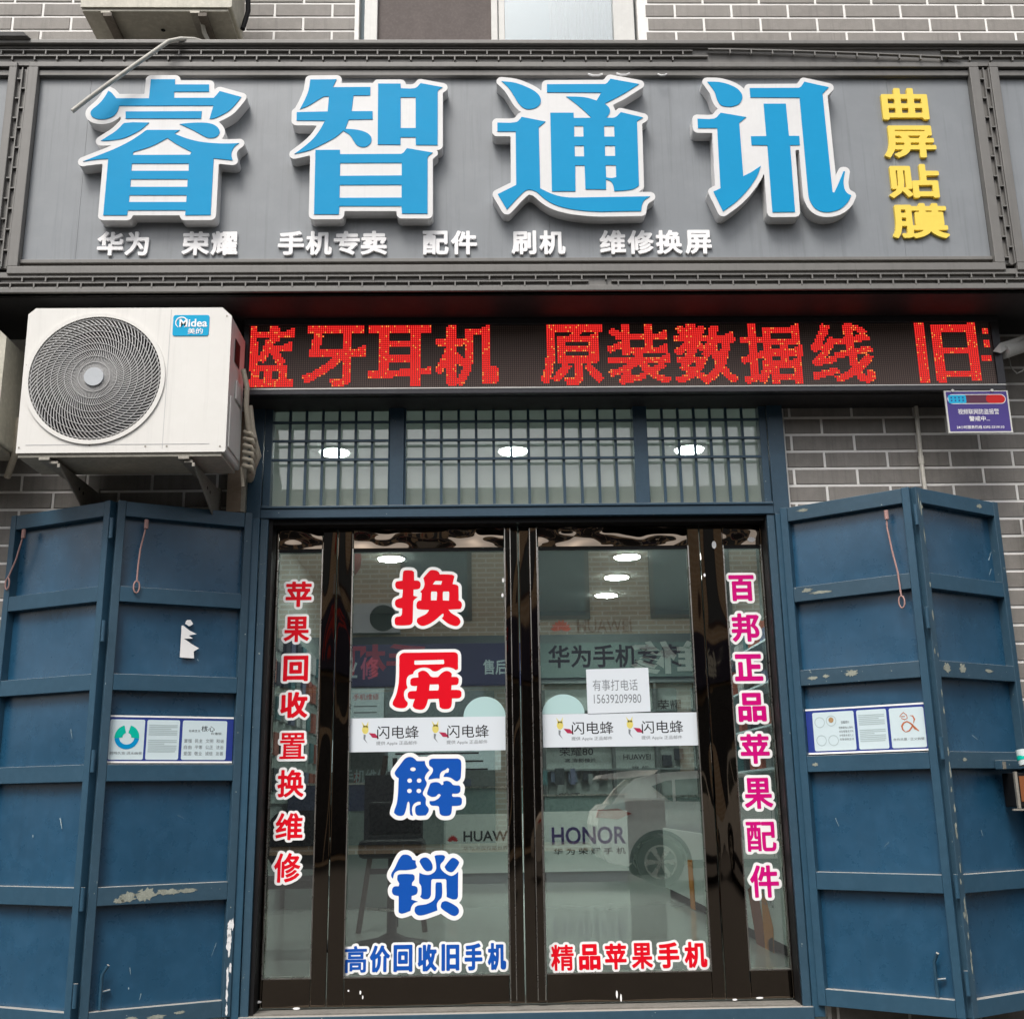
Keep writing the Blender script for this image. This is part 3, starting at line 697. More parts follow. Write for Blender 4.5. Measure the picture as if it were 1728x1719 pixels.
# badge
bx = pb(292, 532, 353, 567, ACY0); x0, x1, z0, z1 = bx; F = wall_frame(ACY0)
def rrect(x0, x1, z0, z1, r, n=5):
    o = []
    for cx_, cz_, a0 in ((x1-r, z1-r, 0), (x0+r, z1-r, 90), (x0+r, z0+r, 180), (x1-r, z0+r, 270)):
        o += [(cx_+r*math.cos(math.radians(a0+90*k/n)), cz_+r*math.sin(math.radians(a0+90*k/n))) for k in range(n+1)]
    return o
bd = MB().prism([rrect(x0, x1, z0, z1, 0.012)], F, 0, 0.003).build('badge', M['badge'], ac)
mb = MB(); w_, h_ = x1-x0, z1-z0
put_text(mb, 'Midea', F, x0+w_*0.18, x1-w_*0.05, z0+h_*0.42, z1-h_*0.20, 0.0045, 0.02); put_text(mb, '美的', F, x0+w_*0.42, x1-w_*0.16, z0+h_*0.08, z0+h_*0.36, 0.0045, 0.012)
mb.build('badge_lettering', M['white'], bd)
mb = MB(); vs = []; n = 40
for k in range(n):
    a = math.radians(-60+k*300/(n-1)); ww = 0.003+0.003*math.sin(k/(n-1)*math.pi); cx_, cz_ = x0+w_*0.235, z0+h_*0.64
    vs += [F(cx_+(0.030-ww)*math.cos(a), cz_+(0.030-ww)*math.sin(a), 0.0048), F(cx_+0.030*math.cos(a), cz_+0.030*math.sin(a), 0.0048)]
mb.add(vs, [(2*k, 2*k+1, 2*k+3, 2*k+2) for k in range(n-1)]).build('badge_ring', M['white'], bd)
# panel seams and lower slot
B(-1.522, -1.519, ACY0-0.0006, ACY0+0.001, 3.125, 3.835).build('panel_seam', M['grille'], ac)
B(-2.16, -1.30, ACY0-0.001, ACY0+0.001, 3.146, 3.150).build('panel_seam', M['grille'], ac)
B(-1.2235, -1.2215, -0.46, -0.36, 3.60, 3.72).build('side_grip', M['black'], ac); B(-1.2235, -1.215, -0.42, -0.28, 3.42, 3.52).build('valve_cover', M['ac'], ac, bevel=0.004); B(-1.2235, -1.216, -0.52, -0.28, 3.14, 3.40).build('side_plate', M['ac'], ac, bevel=0.004)
# brackets
def bracket(x, z, y0, name, label, zz=0.42, group='wall brackets under the left air conditioner'):
    t = thing(name, label, 'bracket', (x, WY, z-zz), group)
    B(x-0.02, x+0.02, y0, WY, z-0.012, z).build('arm', M['galv'], t)
    B(x+0.018, x+0.030, y0, y0+0.02, z-0.03, z-0.0125).build('arm_web', M['galv'], t)
    B(x-0.022, x+0.022, WY-0.03, WY-0.002, z-zz, z+0.02).build('wall_plate', M['galv'], t)
    q = [(y0+0.01, z-0.014), (WY-0.032, z-0.014), (WY-0.032, z-zz+0.01), (WY-0.13, z-zz+0.02)]
    n_ = len(q); MB().add([(x+0.016, a, b_) for a, b_ in q]+[(x+0.022, a, b_) for a, b_ in q], [(0, 1, 2, 3), (7, 6, 5, 4)]+[(i, i+4, (i+1) % 4+4, (i+1) % 4) for i in range(4)]).build('brace', M['galv'], t)
    for k in (0.50, 0.62):
        yy = y0+0.06+(WY-y0-0.13)*k; zz_ = z-0.026-(zz-0.06)*k*0.45
        MB().disc(Frame((x+0.0225, yy, zz_), (0, 1, 0), (0, 0, 1), (1, 0, 0)), 0, 0, 0.009, 0, 0.001, 12).build('bolt_hole', M['black'], t)
    return t
bracket(-2.03, 3.074, -0.53, 'wall_bracket', 'steel bracket under the left end of the large white air conditioner', 0.19)
bracket(-1.40, 3.074, -0.53, 'wall_bracket', 'steel bracket under the right end of the large white air conditioner, beside the cream board', 0.19)
B(-1.335, -1.262, -0.01, 0.050, 2.955, 3.50).build('pipe_cover', mat('tan_cover', (0.33, 0.25, 0.18), 0.6, var=0.3, streak=0.3), label='tan vertical cover board between the air conditioner and the blue frame', cat='cover')
B(-1.2615, -1.2415, -0.01, 0.050, 2.955, 3.60).build('plaster_edge', mat('cream_edge', (0.48, 0.44, 0.36), 0.8, var=0.3), wall)
mb = MB(); rnd = random.Random(3)
pth = [(-1.20, -0.36, 3.60), (-1.185, -0.34, 3.52), (-1.18, -0.33, 3.42), (-1.175, -0.30, 3.32), (-1.165, -0.26, 3.24), (-1.15, -0.24, 3.20), (-1.165, -0.22, 3.15), (-1.19, -0.16, 3.12), (-1.22, -0.02, 3.13)]
def wig(p, a, s): return [(x+rnd.uniform(-a, a), y+rnd.uniform(-a, a)+s, z+rnd.uniform(-a, a)) for x, y, z in p]
mb.tube(wig(pth, 0.006, 0), 0.013, 8); mb.tube(wig(pth[2:], 0.012, 0.03), 0.020, 8)
for k in range(6):
    z = 3.28-0.035*k; mb.tube([(-1.20, -0.27, z+0.02), (-1.165+rnd.uniform(-.01, .015), -0.30, z), (-1.15, -0.26, z-0.02), (-1.18, -0.22, z-0.01)], 0.012, 6)
mb.tube([(-1.21, -0.25, 3.12), (-1.205, -0.25, 3.06), (-1.20, -0.25, 3.02)], 0.010, 6)
mb.build('taped_pipe', M['tape'], label='bundle of pipes in torn beige tape at the right side of the large air conditioner', cat='pipe')
# upper unit, above the sign
ac2, body2 = aircon(-2.135, -1.325, 5.600, 6.25, -0.50, -0.22, 'air_conditioner', 'old cream air conditioner with rusty underside standing above the sign at the top', M['ac_old'], fan=False)
for nm_, xx in (('left', -2.0), ('right', -1.50)):
    B(xx, xx+0.045, -0.50, -0.02, 5.545, 5.566).build('support_rail', mat('rusty_rail', (0.13, 0.11, 0.09), 0.7, var=0.5, vs=14), label='dark rusty support rail under the %s end of the cream air conditioner' % nm_, cat='rail', group='rails under the cream air conditioner')
mb = MB(); mb.disc(Frame((-1.73, -0.34, 5.5815), (1, 0, 0), (0, 1, 0), (0, 0, -1)), 0, 0, 0.012, 0, 0.002, 12); mb.build('drain_hole', M['black'], ac2)
MB().tube([(-1.31, -0.3, 5.62), (-1.29, -0.28, 5.75), (-1.30, -0.27, 5.9), (-1.28, -0.24, 6.1)], 0.014, 8).build('pipe_stub', M['black'], ac2)
MB().tube([(-1.50, -0.46, 5.60), (-1.49, -0.40, 5.52), (-1.44, -0.35, 5.42), (-1.42, -0.34, 5.38)], 0.012, 8).build('thin_drain_pipe', M['hose'], label='thin pale pipe running down under the cream air conditioner', cat='pipe')
hp = [at(345, 72, -0.45), at(328, 67, -0.50), at(305, 66, -0.545), at(285, 70, -0.57), at(262, 86, -0.59), at(225, 112, -0.61), at(180, 144, -0.62), at(145, 170, -0.625), at(122, 188, -0.63)]
MB().tube(hp, 0.0115, 10).build('drain_hose', M['hose'], label='grey drain hose drooping over the top left of the sign', cat='hose')
# neighbour's unit at the far left edge
nb_, nbb = aircon(-3.2, -2.36, 3.22, 3.80, -0.42, -0.12, 'air_conditioner', 'dim old air conditioner half out of frame at the left edge', M['ac_old'], fan=False)
MB().tube([(-2.36, -0.2, 3.4), (-2.345, -0.22, 3.3), (-2.36, -0.2, 3.2), (-2.42, -0.12, 3.12)], 0.018, 8).build('taped_pipe', M['tape'], label='taped pipe hanging under the dim air conditioner at the left edge', cat='pipe')
# ------------------------------------------------------------------ CCTV camera, conduit, alarm sign
cam_t = thing('security_camera', 'white security camera under the sign at the right edge', 'camera', (2.74, -0.05, 3.73))
MB().tube([(2.72, 0.05, 3.80), (2.72, -0.06, 3.80)], 0.035, 16).build('mount', M['black'], cam_t)
MB().tube([(2.72, -0.06, 3.80), (2.74, -0.13, 3.75)], 0.022, 12).build('arm', M['black'], cam_t)
MB().tube([(2.72, -0.20, 3.735), (2.95, -0.08, 3.84)], 0.040, 20).build('body', M['pvc'], cam_t)
MB().add([(2.69, -0.24, 3.765), (2.73, -0.17, 3.80), (2.97, -0.05, 3.895), (2.93, -0.14, 3.87), (2.69, -0.24, 3.71), (2.66, -0.22, 3.73)], [(0, 1, 2, 3), (0, 3, 4), (1, 0, 4, 5)]).build('hood', M['pvc'], cam_t)
MB().tube([at(1702, 600, -0.02), at(1706, 620, -0.03), at(1716, 630, -0.03), at(1725, 626, -0.03), at(1740, 610, 0)], 0.004, 6).build('camera_cable', M['pvc'], label='thin white cable looping down beside the security camera', cat='cable')
cd = thing('conduit', 'cream conduit pipe running down the tiled wall below the message board', 'pipe', (2.34, 0.03, 2.6))
MB().tube([(2.325, 0.032, 3.56), (2.322, 0.032, 3.22)], 0.0115, 10).build('pipe', M['conduit'], cd); MB().tube([(2.322, 0.032, 3.24), (2.322, 0.032, 3.195)], 0.015, 10).build('coupling', M['conduit'], cd); MB().tube([(2.322, 0.032, 3.21), (2.335, 0.032, 2.5)], 0.0115, 10).build('pipe', M['conduit'], cd)
SGY = -0.235
al = thing('alarm_sign', 'small purple alarm notice with blue and red lozenge hanging below the message board', 'sign', (2.55, SGY, 3.33))
x0, x1, z0, z1 = pb(1597, 659, 1705, 730, SGY); F = wall_frame(SGY); w_, h_ = x1-x0, z1-z0
B(x0, x1, SGY, SGY+0.008, z0, z1).build('board', M['pvc'], al)
MB().prism([rrect(x0+0.008, x1-0.008, z0+0.008, z1-0.006, 0.004)], F, 0, 0.001).build('print_field', M['purple'], al)
MB().prism([rrect(x0+w_*.04, x1-w_*.05, z1-h_*.32, z1-h_*.09, h_*.11)], F, 0.0012, 0.0016).build('lozenge', M['swhite'], al)
MB().prism([rrect(x0+w_*.05, x1-w_*.06, z1-h_*.305, z1-h_*.105, h_*.1)], F, 0.0018, 0.0020).build('lozenge_field', mat('maroon', (0.10, 0.02, 0.05), 0.5), al)
MB().prism([rrect(x0+w_*.05, x0+w_*.33, z1-h_*.305, z1-h_*.105, h_*.04)], F, 0.0021, 0.0023).build('blue_block', M['cyan'], al)
MB().prism([rrect(x0+w_*.64, x1-w_*.06, z1-h_*.305, z1-h_*.105, h_*.1)], F, 0.0021, 0.0023).build('red_block', M['bred'], al)
mb = MB()
for i in range(4):
    for j in range(2): mb.disc(F, x0+w_*(.10+.06*i), z1-h_*(.17+.07*j), 0.0045, 0.0024, 0.0026, 10)
mb.build('dots', M['navy'], al)
mb = MB(); put_text(mb, '视频联网防盗报警', F, x0+w_*.18, x0+w_*.82, z0+h_*.43, z0+h_*.56, 0.0022, 0.004); mb.build('lettering', M['swhite'], al); mb = MB(); put_text(mb, '警戒中...', F, x0+w_*.34, x0+w_*.66, z0+h_*.27, z0+h_*.39, 0.0022, 0.012)
mb.build('lettering', M['swhite'], al); mb = MB(); put_text(mb, '24小时服务热线 0392-3319110', F, x0+w_*.13, x0+w_*.87, z0+h_*.09, z0+h_*.17, 0.0022, 0.01); mb.build('lettering', M['swhite'], al)
for k in (0.13, 0.75): MB().disc(F, x0+w_*k, z1-0.001, 0.008, 0.0, 0.006, 12).build('screw_cap', M['pvc'], al)
# ------------------------------------------------------------------ blue steel frame with barred transom
tr = thing('barred_transom', 'blue steel frame with black barred fanlight windows over the shop doors', 'window', (0.17, 0.03, 0.55))
def tb(name, x0, x1, y0, y1, z0, z1, m=M['steel'], bv=0.003, **k): return B(x0, x1, y0, y1, z0, z1).build(name, m, tr, bevel=bv, **k)
tb('outer_stile', -1.234, -1.160, 0.0, 0.10, 2.921, 3.56); tb('outer_stile', -1.157, -1.118, 0.012, 0.09, 2.972, 3.56)
tb('outer_stile', 1.505, 1.589, 0.0, 0.10, 2.921, 3.56); tb('outer_stile', 1.464, 1.502, 0.012, 0.09, 2.972, 3.56)
tb('mullion', -0.50, -0.424, 0.0, 0.08, 2.972, 3.56); tb('mullion', 0.788, 0.862, 0.0, 0.08, 2.972, 3.56)
tb('mullion_lip', -0.508, -0.501, 0.012, 0.06, 2.985, 3.56); tb('mullion_lip', -0.423, -0.415, 0.012, 0.06, 2.985, 3.56)
tb('lintel', -1.159, 1.504, -0.004, 0.10, 2.921, 2.970)
tb('sill_ledge', -1.157, 1.502, -0.012, 0.07, 2.9705, 2.984)
tb('head_rail', -1.117, 1.463, 0.006, 0.09, 3.53, 3.56)
bays = [(-1.117, -0.508, 7), (-0.415, 0.788, 13), (0.862, 1.463, 7)]
for (a, b_, n) in bays:
    B(a, b_, 0.072, 0.078, 2.985, 3.53).build('pane', M['tglass'], tr)
    for z in (3.447, 3.344, 3.240): tb('crossbar', a, b_, 0.016, 0.030, z-0.006, z+0.006, M['steel'], 0)
    for k in range(1, n): x = a+(b_-a)*k/n; tb('bar', x-0.007, x+0.007, 0.031, 0.045, 2.985, 3.53, M['steel'], 0)
# jambs of the doorway and the concrete sill
jb = thing('door_jamb', 'blue steel door surround that the folding shutters hang from', 'frame', (0.17, 0.03, 0.55))
for (a, b_) in ((-1.215, -1.160), (1.508, 1.565)): B(a, b_, -0.01, 0.10, 0.50, 2.92).build('jamb', M['bluef'], jb, bevel=0.003)
for (a, b_) in ((-1.158, -1.118), (1.466, 1.506)): B(a, b_, 0.004, 0.10, 0.50, 2.92).build('jamb_step', M['bluew'], jb, bevel=0.003)
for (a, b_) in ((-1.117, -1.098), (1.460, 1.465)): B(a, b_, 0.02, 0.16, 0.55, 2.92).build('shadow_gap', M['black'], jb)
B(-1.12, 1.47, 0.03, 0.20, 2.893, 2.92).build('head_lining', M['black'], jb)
B(-1.16, 1.51, -0.02, 0.02, 0.45, 0.547).build('blue_threshold', M['bluew'], jb, bevel=0.003)
B(-1.16, 1.51, 0.0215, 0.42, 0.40, 0.553).build('concrete_sill', M['concrete'], kind='structure')
# ------------------------------------------------------------------ shop doors of dark mirror steel
GY = 0.12
def panel_door(name, label, cat, xs0, xs1, gx0, gx1, group, z0=0.563, z1=2.891, gz0=0.689, gz1=2.782):
    t = thing(name, label, cat, ((xs0+xs1)/2, GY, z0), group)
    g = 0.0015
    B(xs0, gx0, GY, GY+0.045, z0, z1).build('stile', M['mirror'], t, bevel=0.004); B(gx1, xs1, GY, GY+0.045, z0, z1).build('stile', M['mirror'], t, bevel=0.004)
    B(gx0+g, gx1-g, GY, GY+0.045, z0, gz0).build('bottom_rail', M['mirror'], t, bevel=0.003); B(gx0+g, gx1-g, GY, GY+0.045, gz1, z1).build('top_rail', M['mirrorh'], t, bevel=0.003)
    B(gx0+g, gx1-g, GY-0.006, GY+0.004, gz0+0.0005, gz0+0.007).build('glazing_bead', M['edge'], t)
    B(gx0+g, gx1-g, GY+0.004, GY+0.012, gz1-0.016, gz1-0.001).build('gasket', M['black'], t)
    for x in (gx0, gx1): B(x-0.003, x+0.003, GY-0.004, GY-0.0005, gz0, gz1).build('edge_trim', M['edge'], t)
    B(gx0, gx1, GY+0.020, GY+0.026, gz0-0.005, gz1+0.005).build('pane', M['glass'], t)
    return t
SL = panel_door('side_light', 'fixed side panel left of the doors with red vertical lettering', 'side light', -1.096, -0.778, -1.082, -0.852, None)
DL = panel_door('glass_door', 'left shop door with large red and blue characters on the glass', 'door', -0.774, 0.168, -0.694, 0.098, 'double doors of the shop')
DR = panel_door('glass_door', 'right shop door with paper notice and red lettering at the bottom', 'door', 0.174, 1.128, 0.272, 1.066, 'double doors of the shop')
SR = panel_door('side_light', 'fixed side panel right of the doors with magenta vertical lettering', 'side light', 1.132, 1.468, 1.252, 1.452, None)
for (t, xa, xb) in ((DL, 0.098, 0.130), (DR, 0.228, 0.268)):     # full height pull channels
    B(xa, xb, GY-0.030, GY-0.006, 0.575, 2.885).build('pull_channel', M['mirror'], t, bevel=0.003)
    for x in (xa, xb-0.004): B(x, x+0.004, GY-0.033, GY-0.0305, 0.58, 2.88).build('channel_edge', M['edge'], t)
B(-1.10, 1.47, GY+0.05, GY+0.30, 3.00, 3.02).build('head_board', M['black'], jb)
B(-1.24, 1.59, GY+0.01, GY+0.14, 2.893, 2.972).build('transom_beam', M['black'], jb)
GF = wall_frame(GY+0.0195)
FAT = {'置': 0.014, '精': 0.018, '高': 0.018, '维': 0.022, '修': 0.020, '换': 0.022, '配': 0.020, '果': 0.024, '苹': 0.028, '回': 0.034, '品': 0.036, '百': 0.036, '正': 0.040, '件': 0.024, '旧': 0.034, '手': 0.032, '收': 0.034, '机': 0.03, '邦': 0.03}
def sticker(ch, q, col, t, parent, n=96, fat=None, label=None):
    x0, x1, z0, z1 = pb(*q, GY+0.019); H = z1-z0; tf = H*FAT.get(ch, 0.030); tw = tf+H*0.078
    m_ = tw
    D, xs, ys = glyph_field(ch, (x0+m_, x1-m_, z0+m_, z1-m_), m_*1.4+0.004, n)
    wb = contours(D, xs, ys, tw, minarea=H*H*0.01)
    wb2 = contours(D, xs, ys, tw, outer_only=True)
    bk = MB().prism(wb2, GF, 0.0002, 0.0008).build('letter_sticker', M['swhite'], parent, label=label or ('white edged sticker character '+ch))
    fl = contours(D, xs, ys, tf, minarea=H*H*0.0006)
    MB().prism(fl, GF, 0.0010, 0.0014).build('letter_fill', col, bk)
for ch, q in zip('苹果回收置换维修', [(478, 977, 530, 1028), (475, 1036, 526, 1087), (474, 1102, 524, 1153), (469, 1163, 523, 1215), (468, 1232, 519, 1284), (464, 1294, 517, 1349), (461, 1367, 515, 1421), (458, 1434, 511, 1493)]): sticker(ch, q, M['red'], 0, SL, 80)
for ch, q in zip('百邦正品苹果配件', [(1226, 966, 1277, 1018), (1230, 1030, 1286, 1087), (1235, 1099, 1291, 1153), (1241, 1164, 1297, 1222), (1245, 1233, 1303, 1293), (1251, 1307, 1308, 1369), (1255, 1381, 1314, 1441), (1261, 1454, 1319, 1519)]): sticker(ch, q, M['magenta'], 0, SR, 80)
def ell(x, y, a, b_, n=12): return [(x+a*math.cos(2*math.pi*k/n), y+b_*math.sin(2*math.pi*k/n)) for k in range(n)]
fat4 = [
 ('换', 945, 'red', 0.0165, [
  [(350,230),(380,200),(520,200),(560,230),(565,395),(640,398),(680,430),(690,490),(670,550),(620,565),(552,570),(550,690),(632,715),(560,775),(545,830),(535,1180),(510,1240),(450,1262),(230,1265),(190,1240),(185,1150),(215,1105),(300,1085),(325,1040),(330,935),(240,920),(200,880),(190,820),(215,770),(330,725),(345,570),(250,560),(205,530),(195,460),(215,415),(335,395)],
  [(740,350),(850,220),(900,192),(990,200),(1045,235),(1060,275),(1290,280),(1345,310),(1310,465),(1390,480),(1425,520),(1430,780),(1480,815),(1492,880),(1470,935),(1430,950),(1230,960),(1290,1030),(1420,1110),(1460,1170),(1455,1230),(1400,1275),(1320,1270),(1200,1215),(1100,1130),(1130,1090),(1135,1040),(1120,1035),(1060,1085),(960,1170),(850,1240),(740,1275),(660,1255),(615,1195),(625,1130),(700,1090),(800,1040),(855,965),(640,950),(612,920),(610,850),(640,795),(700,780),(710,640),(680,612),(740,550),(765,470),(755,390)],
  [(975,400),(1110,405),(1085,475),(925,470)],[(900,608),(1000,608),(1010,640),(1000,780),(890,780),(890,640)],[(1130,608),(1235,608),(1245,640),(1240,785),(1120,780),(1120,640)]]),
 ('屏', 1085, 'red', 0.0165, [
  [(275,260),(310,210),(370,185),(1340,172),(1400,195),(1415,240),(1415,500),(1375,525),(1300,480),(1200,465),(1110,480),(1010,540),(930,540),(860,490),(760,470),(650,490),(560,545),(545,595),(460,625),(420,690),(415,790),(435,865),(380,920),(365,1000),(385,1090),(435,1150),(430,1210),(380,1255),(300,1262),(200,1240),(145,1195),(150,1140),(210,1010),(255,820),(270,650)],
  [(570,335),(1140,318),(1150,390),(1130,405),(580,418),(565,400)],
  [(640,570),(700,535),(770,535),(830,575),(905,655),(1030,655),(1090,585),(1170,540),(1240,545),(1295,590),(1290,655),(1390,655),(1430,690),(1425,770),(1400,805),(1290,815),(1285,905),(1440,910),(1480,950),(1480,1030),(1440,1065),(1300,1070),(1285,1220),(1240,1270),(1120,1275),(1060,1240),(1040,1075),(835,1085),(800,1200),(750,1275),(660,1290),(570,1265),(535,1220),(545,1170),(575,1085),(470,1078),(440,1040),(440,970),(480,935),(605,925),(620,830),(520,825),(490,795),(490,710),(530,675),(645,665)],
  [(870,800),(1035,798),(1045,850),(1030,915),(855,920),(860,850)]]),
 ('解', 1263, 'sblue', 0.021, [
  [(375,200),(450,160),(530,165),(590,210),(620,235),(770,235),(790,320),(860,415),(790,500),(770,580),(810,675),(740,830),(735,890),(790,960),(790,1080),(845,1160),(840,1220),(790,1290),(640,1295),(590,1250),(585,1140),(620,1100),(690,1080),(690,1030),(640,1025),(570,1060),(530,1120),(520,1200),(540,1300),(500,1290),(480,1250),(475,1080),(460,1020),(435,1040),(410,1150),(370,1270),(320,1300),(230,1290),(170,1240),(180,1190),(225,1060),(250,850),(262,570),(210,530),(185,475),(200,430),(290,310)],
  ell(540,395,55,38), ell(475,616,46,44), ell(660,616,46,44), ell(472,816,46,44), ell(655,816,46,44),
  [(850,250),(880,205),(950,190),(1400,188),(1465,215),(1480,280),(1475,480),(1460,580),(1400,630),(1360,620),(1280,565),(1200,545),(1135,545),(1140,520),(1170,470),(1230,460),(1245,390),(1210,368),(1180,400),(1100,440),(1065,500),(1060,575),(970,575),(840,600),(850,550),(900,490),(930,420),(915,365),(860,330)],
  [(880,670),(960,645),(1040,655),(1100,705),(1130,690),(1130,635),(1200,620),(1270,645),(1320,700),(1440,710),(1465,750),(1460,830),(1410,868),(1310,870),(1295,905),(1320,930),(1450,935),(1490,970),(1488,1060),(1450,1100),(1300,1110),(1285,1250),(1240,1295),(1110,1295),(1060,1260),(1045,1120),(1000,1105),(900,1100),(865,1060),(862,1015),(960,1005),(1040,960),(1080,900),(1060,875),(1030,880),(980,925),(900,930),(820,890),(815,850)]]),
 ('锁', 1425, 'sblue', 0.021, [
  [(320,205),(390,185),(460,200),(510,240),(530,290),(590,300),(595,360),(620,430),(570,465),(400,490),(260,495),(180,550),(150,660),(118,610),(120,560),(190,440),(250,310)],
  [(240,590),(280,568),(530,568),(570,600),(570,670),(525,730),(520,790),(600,805),(630,850),(625,930),(590,965),(515,990),(510,1060),(640,1100),(560,1130),(510,1200),(490,1280),(330,1335),(270,1315),(260,1280),(262,990),(170,970),(135,920),(140,850),(180,808),(265,800),(270,740),(235,680)],
  [(665,320),(700,265),(780,240),(840,265),(900,340),(925,440),(900,495),(820,510),(760,475),(700,390)],
  [(960,215),(1000,198),(1130,198),(1168,230),(1140,300),(1080,370),(1075,440),(1130,520),(1220,580),(1290,600),(1360,570),(1420,520),(1415,1000),(1390,1050),(1330,1060),(1270,1040),(1195,1010),(1190,690),(1170,660),(920,660),(895,690),(890,960),(860,1030),(800,1055),(720,1040),(680,1005),(700,960),(700,800),(660,730),(665,540),(740,570),(850,580),(940,540),(990,470),(985,350)],
  [(1280,265),(1330,250),(1400,285),(1440,335),(1420,390),(1330,510),(1270,530),(1190,490),(1155,430),(1170,400)],
  [(980,760),(1000,725),(1090,725),(1105,770),(1100,1010),(1040,1080),(1005,1150),(1015,1270),(850,1330),(700,1370),(620,1355),(572,1290),(580,1210),(640,1175),(800,1150),(920,1090),(965,1030),(975,950)],
  [(1080,1180),(1100,1115),(1160,1090),(1230,1105),(1380,1190),(1430,1250),(1430,1320),(1370,1375),(1300,1370),(1200,1310),(1095,1230)]])]
for ch, oy, c, bw, loops in fat4:
    L3 = [[(lambda p: (p.x, p.z))(at(650+x/11.52, oy+y/11.52, GY+0.019)) for (x, y) in smooth_loop(l)] for l in loops]
    segs = np.array([[l[i], l[(i+1) % len(l)]] for l in L3 for i in range(len(l))]); lo = segs.reshape(-1, 2).min(0); hi = segs.reshape(-1, 2).max(0)
    xs = np.arange(lo[0]-0.03, hi[0]+0.03, 0.003); ys = np.arange(lo[1]-0.03, hi[1]+0.03, 0.003); GX, GYm = np.meshgrid(xs, ys)
    bk = MB().prism(contours(sdf(segs, GX, GYm), xs, ys, bw, outer_only=True), GF, 0.0002, 0.0008).build('letter_sticker', M['swhite'], DL, label='large white edged sticker character '+ch)
    MB().prism(L3, GF, 0.0010, 0.0014).build('letter_fill', M[c], bk)
for ch, xa, xb in zip('高价回收旧手机', (577, 620, 660, 701, 741, 780, 819), (623, 662, 700, 741, 779, 818, 858)): sticker(ch, (xa, 1591-6*(xa-577)/280, xb, 1645-6*(xa-577)/280), M['sblue'], 0, DL, 76, fat=0.038)
for ch, xa, xb in zip('精品苹果手机', (926, 973, 1017, 1062, 1106, 1151), (972, 1017, 1061, 1105, 1150, 1197)): sticker(ch, (xa, 1589-6*(xa-927)/270, xb, 1641-6*(xa-927)/270), M['red'], 0, DR, 76, fat=0.038)
# white band stickers with the phone-battery lettering
def band(q, parent):
    x0, x1, z0, z1 = q; w_, h_ = x1-x0, z1-z0
    b_ = MB().prism([[(x0, z0), (x1, z0), (x1, z1), (x0, z1)]], GF, 0.0002, 0.0008).build('band_sticker', M['paper'], parent, label='white band sticker with black lettering and small emblem')
    ik, gk, yk, rk = MB(), MB(), MB(), MB()
    for s in (0.085, 0.53):
        a = x0+w_*s; put_text(ik, '闪电蜂', GF, a+w_*0.10, a+w_*0.365, z0+h_*0.38, z0+h_*0.76, 0.0010, 0.004)
        put_text(gk, '提供 Apple 正品邮件', GF, a+w_*0.095, a+w_*0.355, z0+h_*0.18, z0+h_*0.31, 0.0010, 0.008)
        cx_, cz_ = a+w_*0.025, z0+h_*0.66
        yk.disc(GF, cx_, cz_, h_*0.10, 0.0009, 0.0010, 14, h_*0.13); yk.prism([[(cx_-h_*.05, cz_+h_*.05), (cx_-h_*.12, cz_+h_*.24), (cx_, cz_+h_*.10)]], GF, 0.0009, 0.0010); yk.prism([[(cx_, cz_+h_*.08), (cx_+h_*.09, cz_+h_*.25), (cx_+h_*.08, cz_+h_*.06)]], GF, 0.0009, 0.0010)
        rk.prism([[(cx_+h_*.10, cz_-h_*.10), (cx_+h_*.30, cz_-h_*.12), (cx_+h_*.42, cz_-h_*.26), (cx_+h_*.22, cz_-h_*.24)]], GF, 0.0009, 0.0010)
        gk.prism([[(cx_-h_*.05, cz_-h_*.14), (cx_+h_*.02, cz_-h_*.16), (cx_+h_*.00, cz_-h_*.28), (cx_+h_*.08, cz_-h_*.42), (cx_-h_*.05, cz_-h_*.28)]], GF, 0.0009, 0.0010)
    ik.build('lettering', M['ink'], b_); gk.build('fine_lettering', M['inkgrey'], b_); yk.build('emblem_head', mat('pale_yellow', (0.70, 0.60, 0.15), 0.6), b_); rk.build('emblem_wing', mat('crimson', (0.40, 0.01, 0.06), 0.6), b_)
band(pb(587, 1210, 853, 1267, GY+0.019), DL); band(pb(916, 1203, 1181, 1259, GY+0.019), DR)
for (t, xa, xb, ya, yb) in ((DL, 782, 853, 1175, 1209), (DR, 915, 986, 1171, 1204)):
    x0, x1, z0, z1 = pb(xa, ya, xb, yb, GY+0.019); r = (x1-x0)/2; cx_ = (x0+x1)/2
    MB().prism([[(cx_+r*math.cos(math.pi*k/24), z0+(z1-z0)*math.sin(math.pi*k/24)) for k in range(25)]], GF, 0.0002, 0.0006).build('half_disc_sticker', M['film'], t)
pts = [at(x, y, GY+0.013) for x, y in ((992, 1204), (1098, 1200), (1094, 1126), (989, 1129))]
nt_ = thing('paper_notice', 'white paper notice with a phone number taped on the right door', 'notice', (pts[0]+pts[1])/2)
PF = wall_frame(GY+0.017)
MB().prism([[(p.x, p.z) for p in pts]], PF, 0, 0.0006).build('sheet', M['paper'], nt_)
x0, x1, z0, z1 = pb(1000, 1146, 1076, 1165, GY+0.017); mb = MB(); put_text(mb, '有事打电话', PF, x0, x1, z0, z1, 0.0009); mb.build('lettering', M['inkgrey'], nt_); mb = MB()
x0, x1, z0, z1 = pb(1002, 1171, 1082, 1186, GY+0.017); put_text(mb, '15639209980', PF, x0, x1, z0, z1, 0.0009); mb.build('lettering', M['inkgrey'], nt_)
mb = MB()
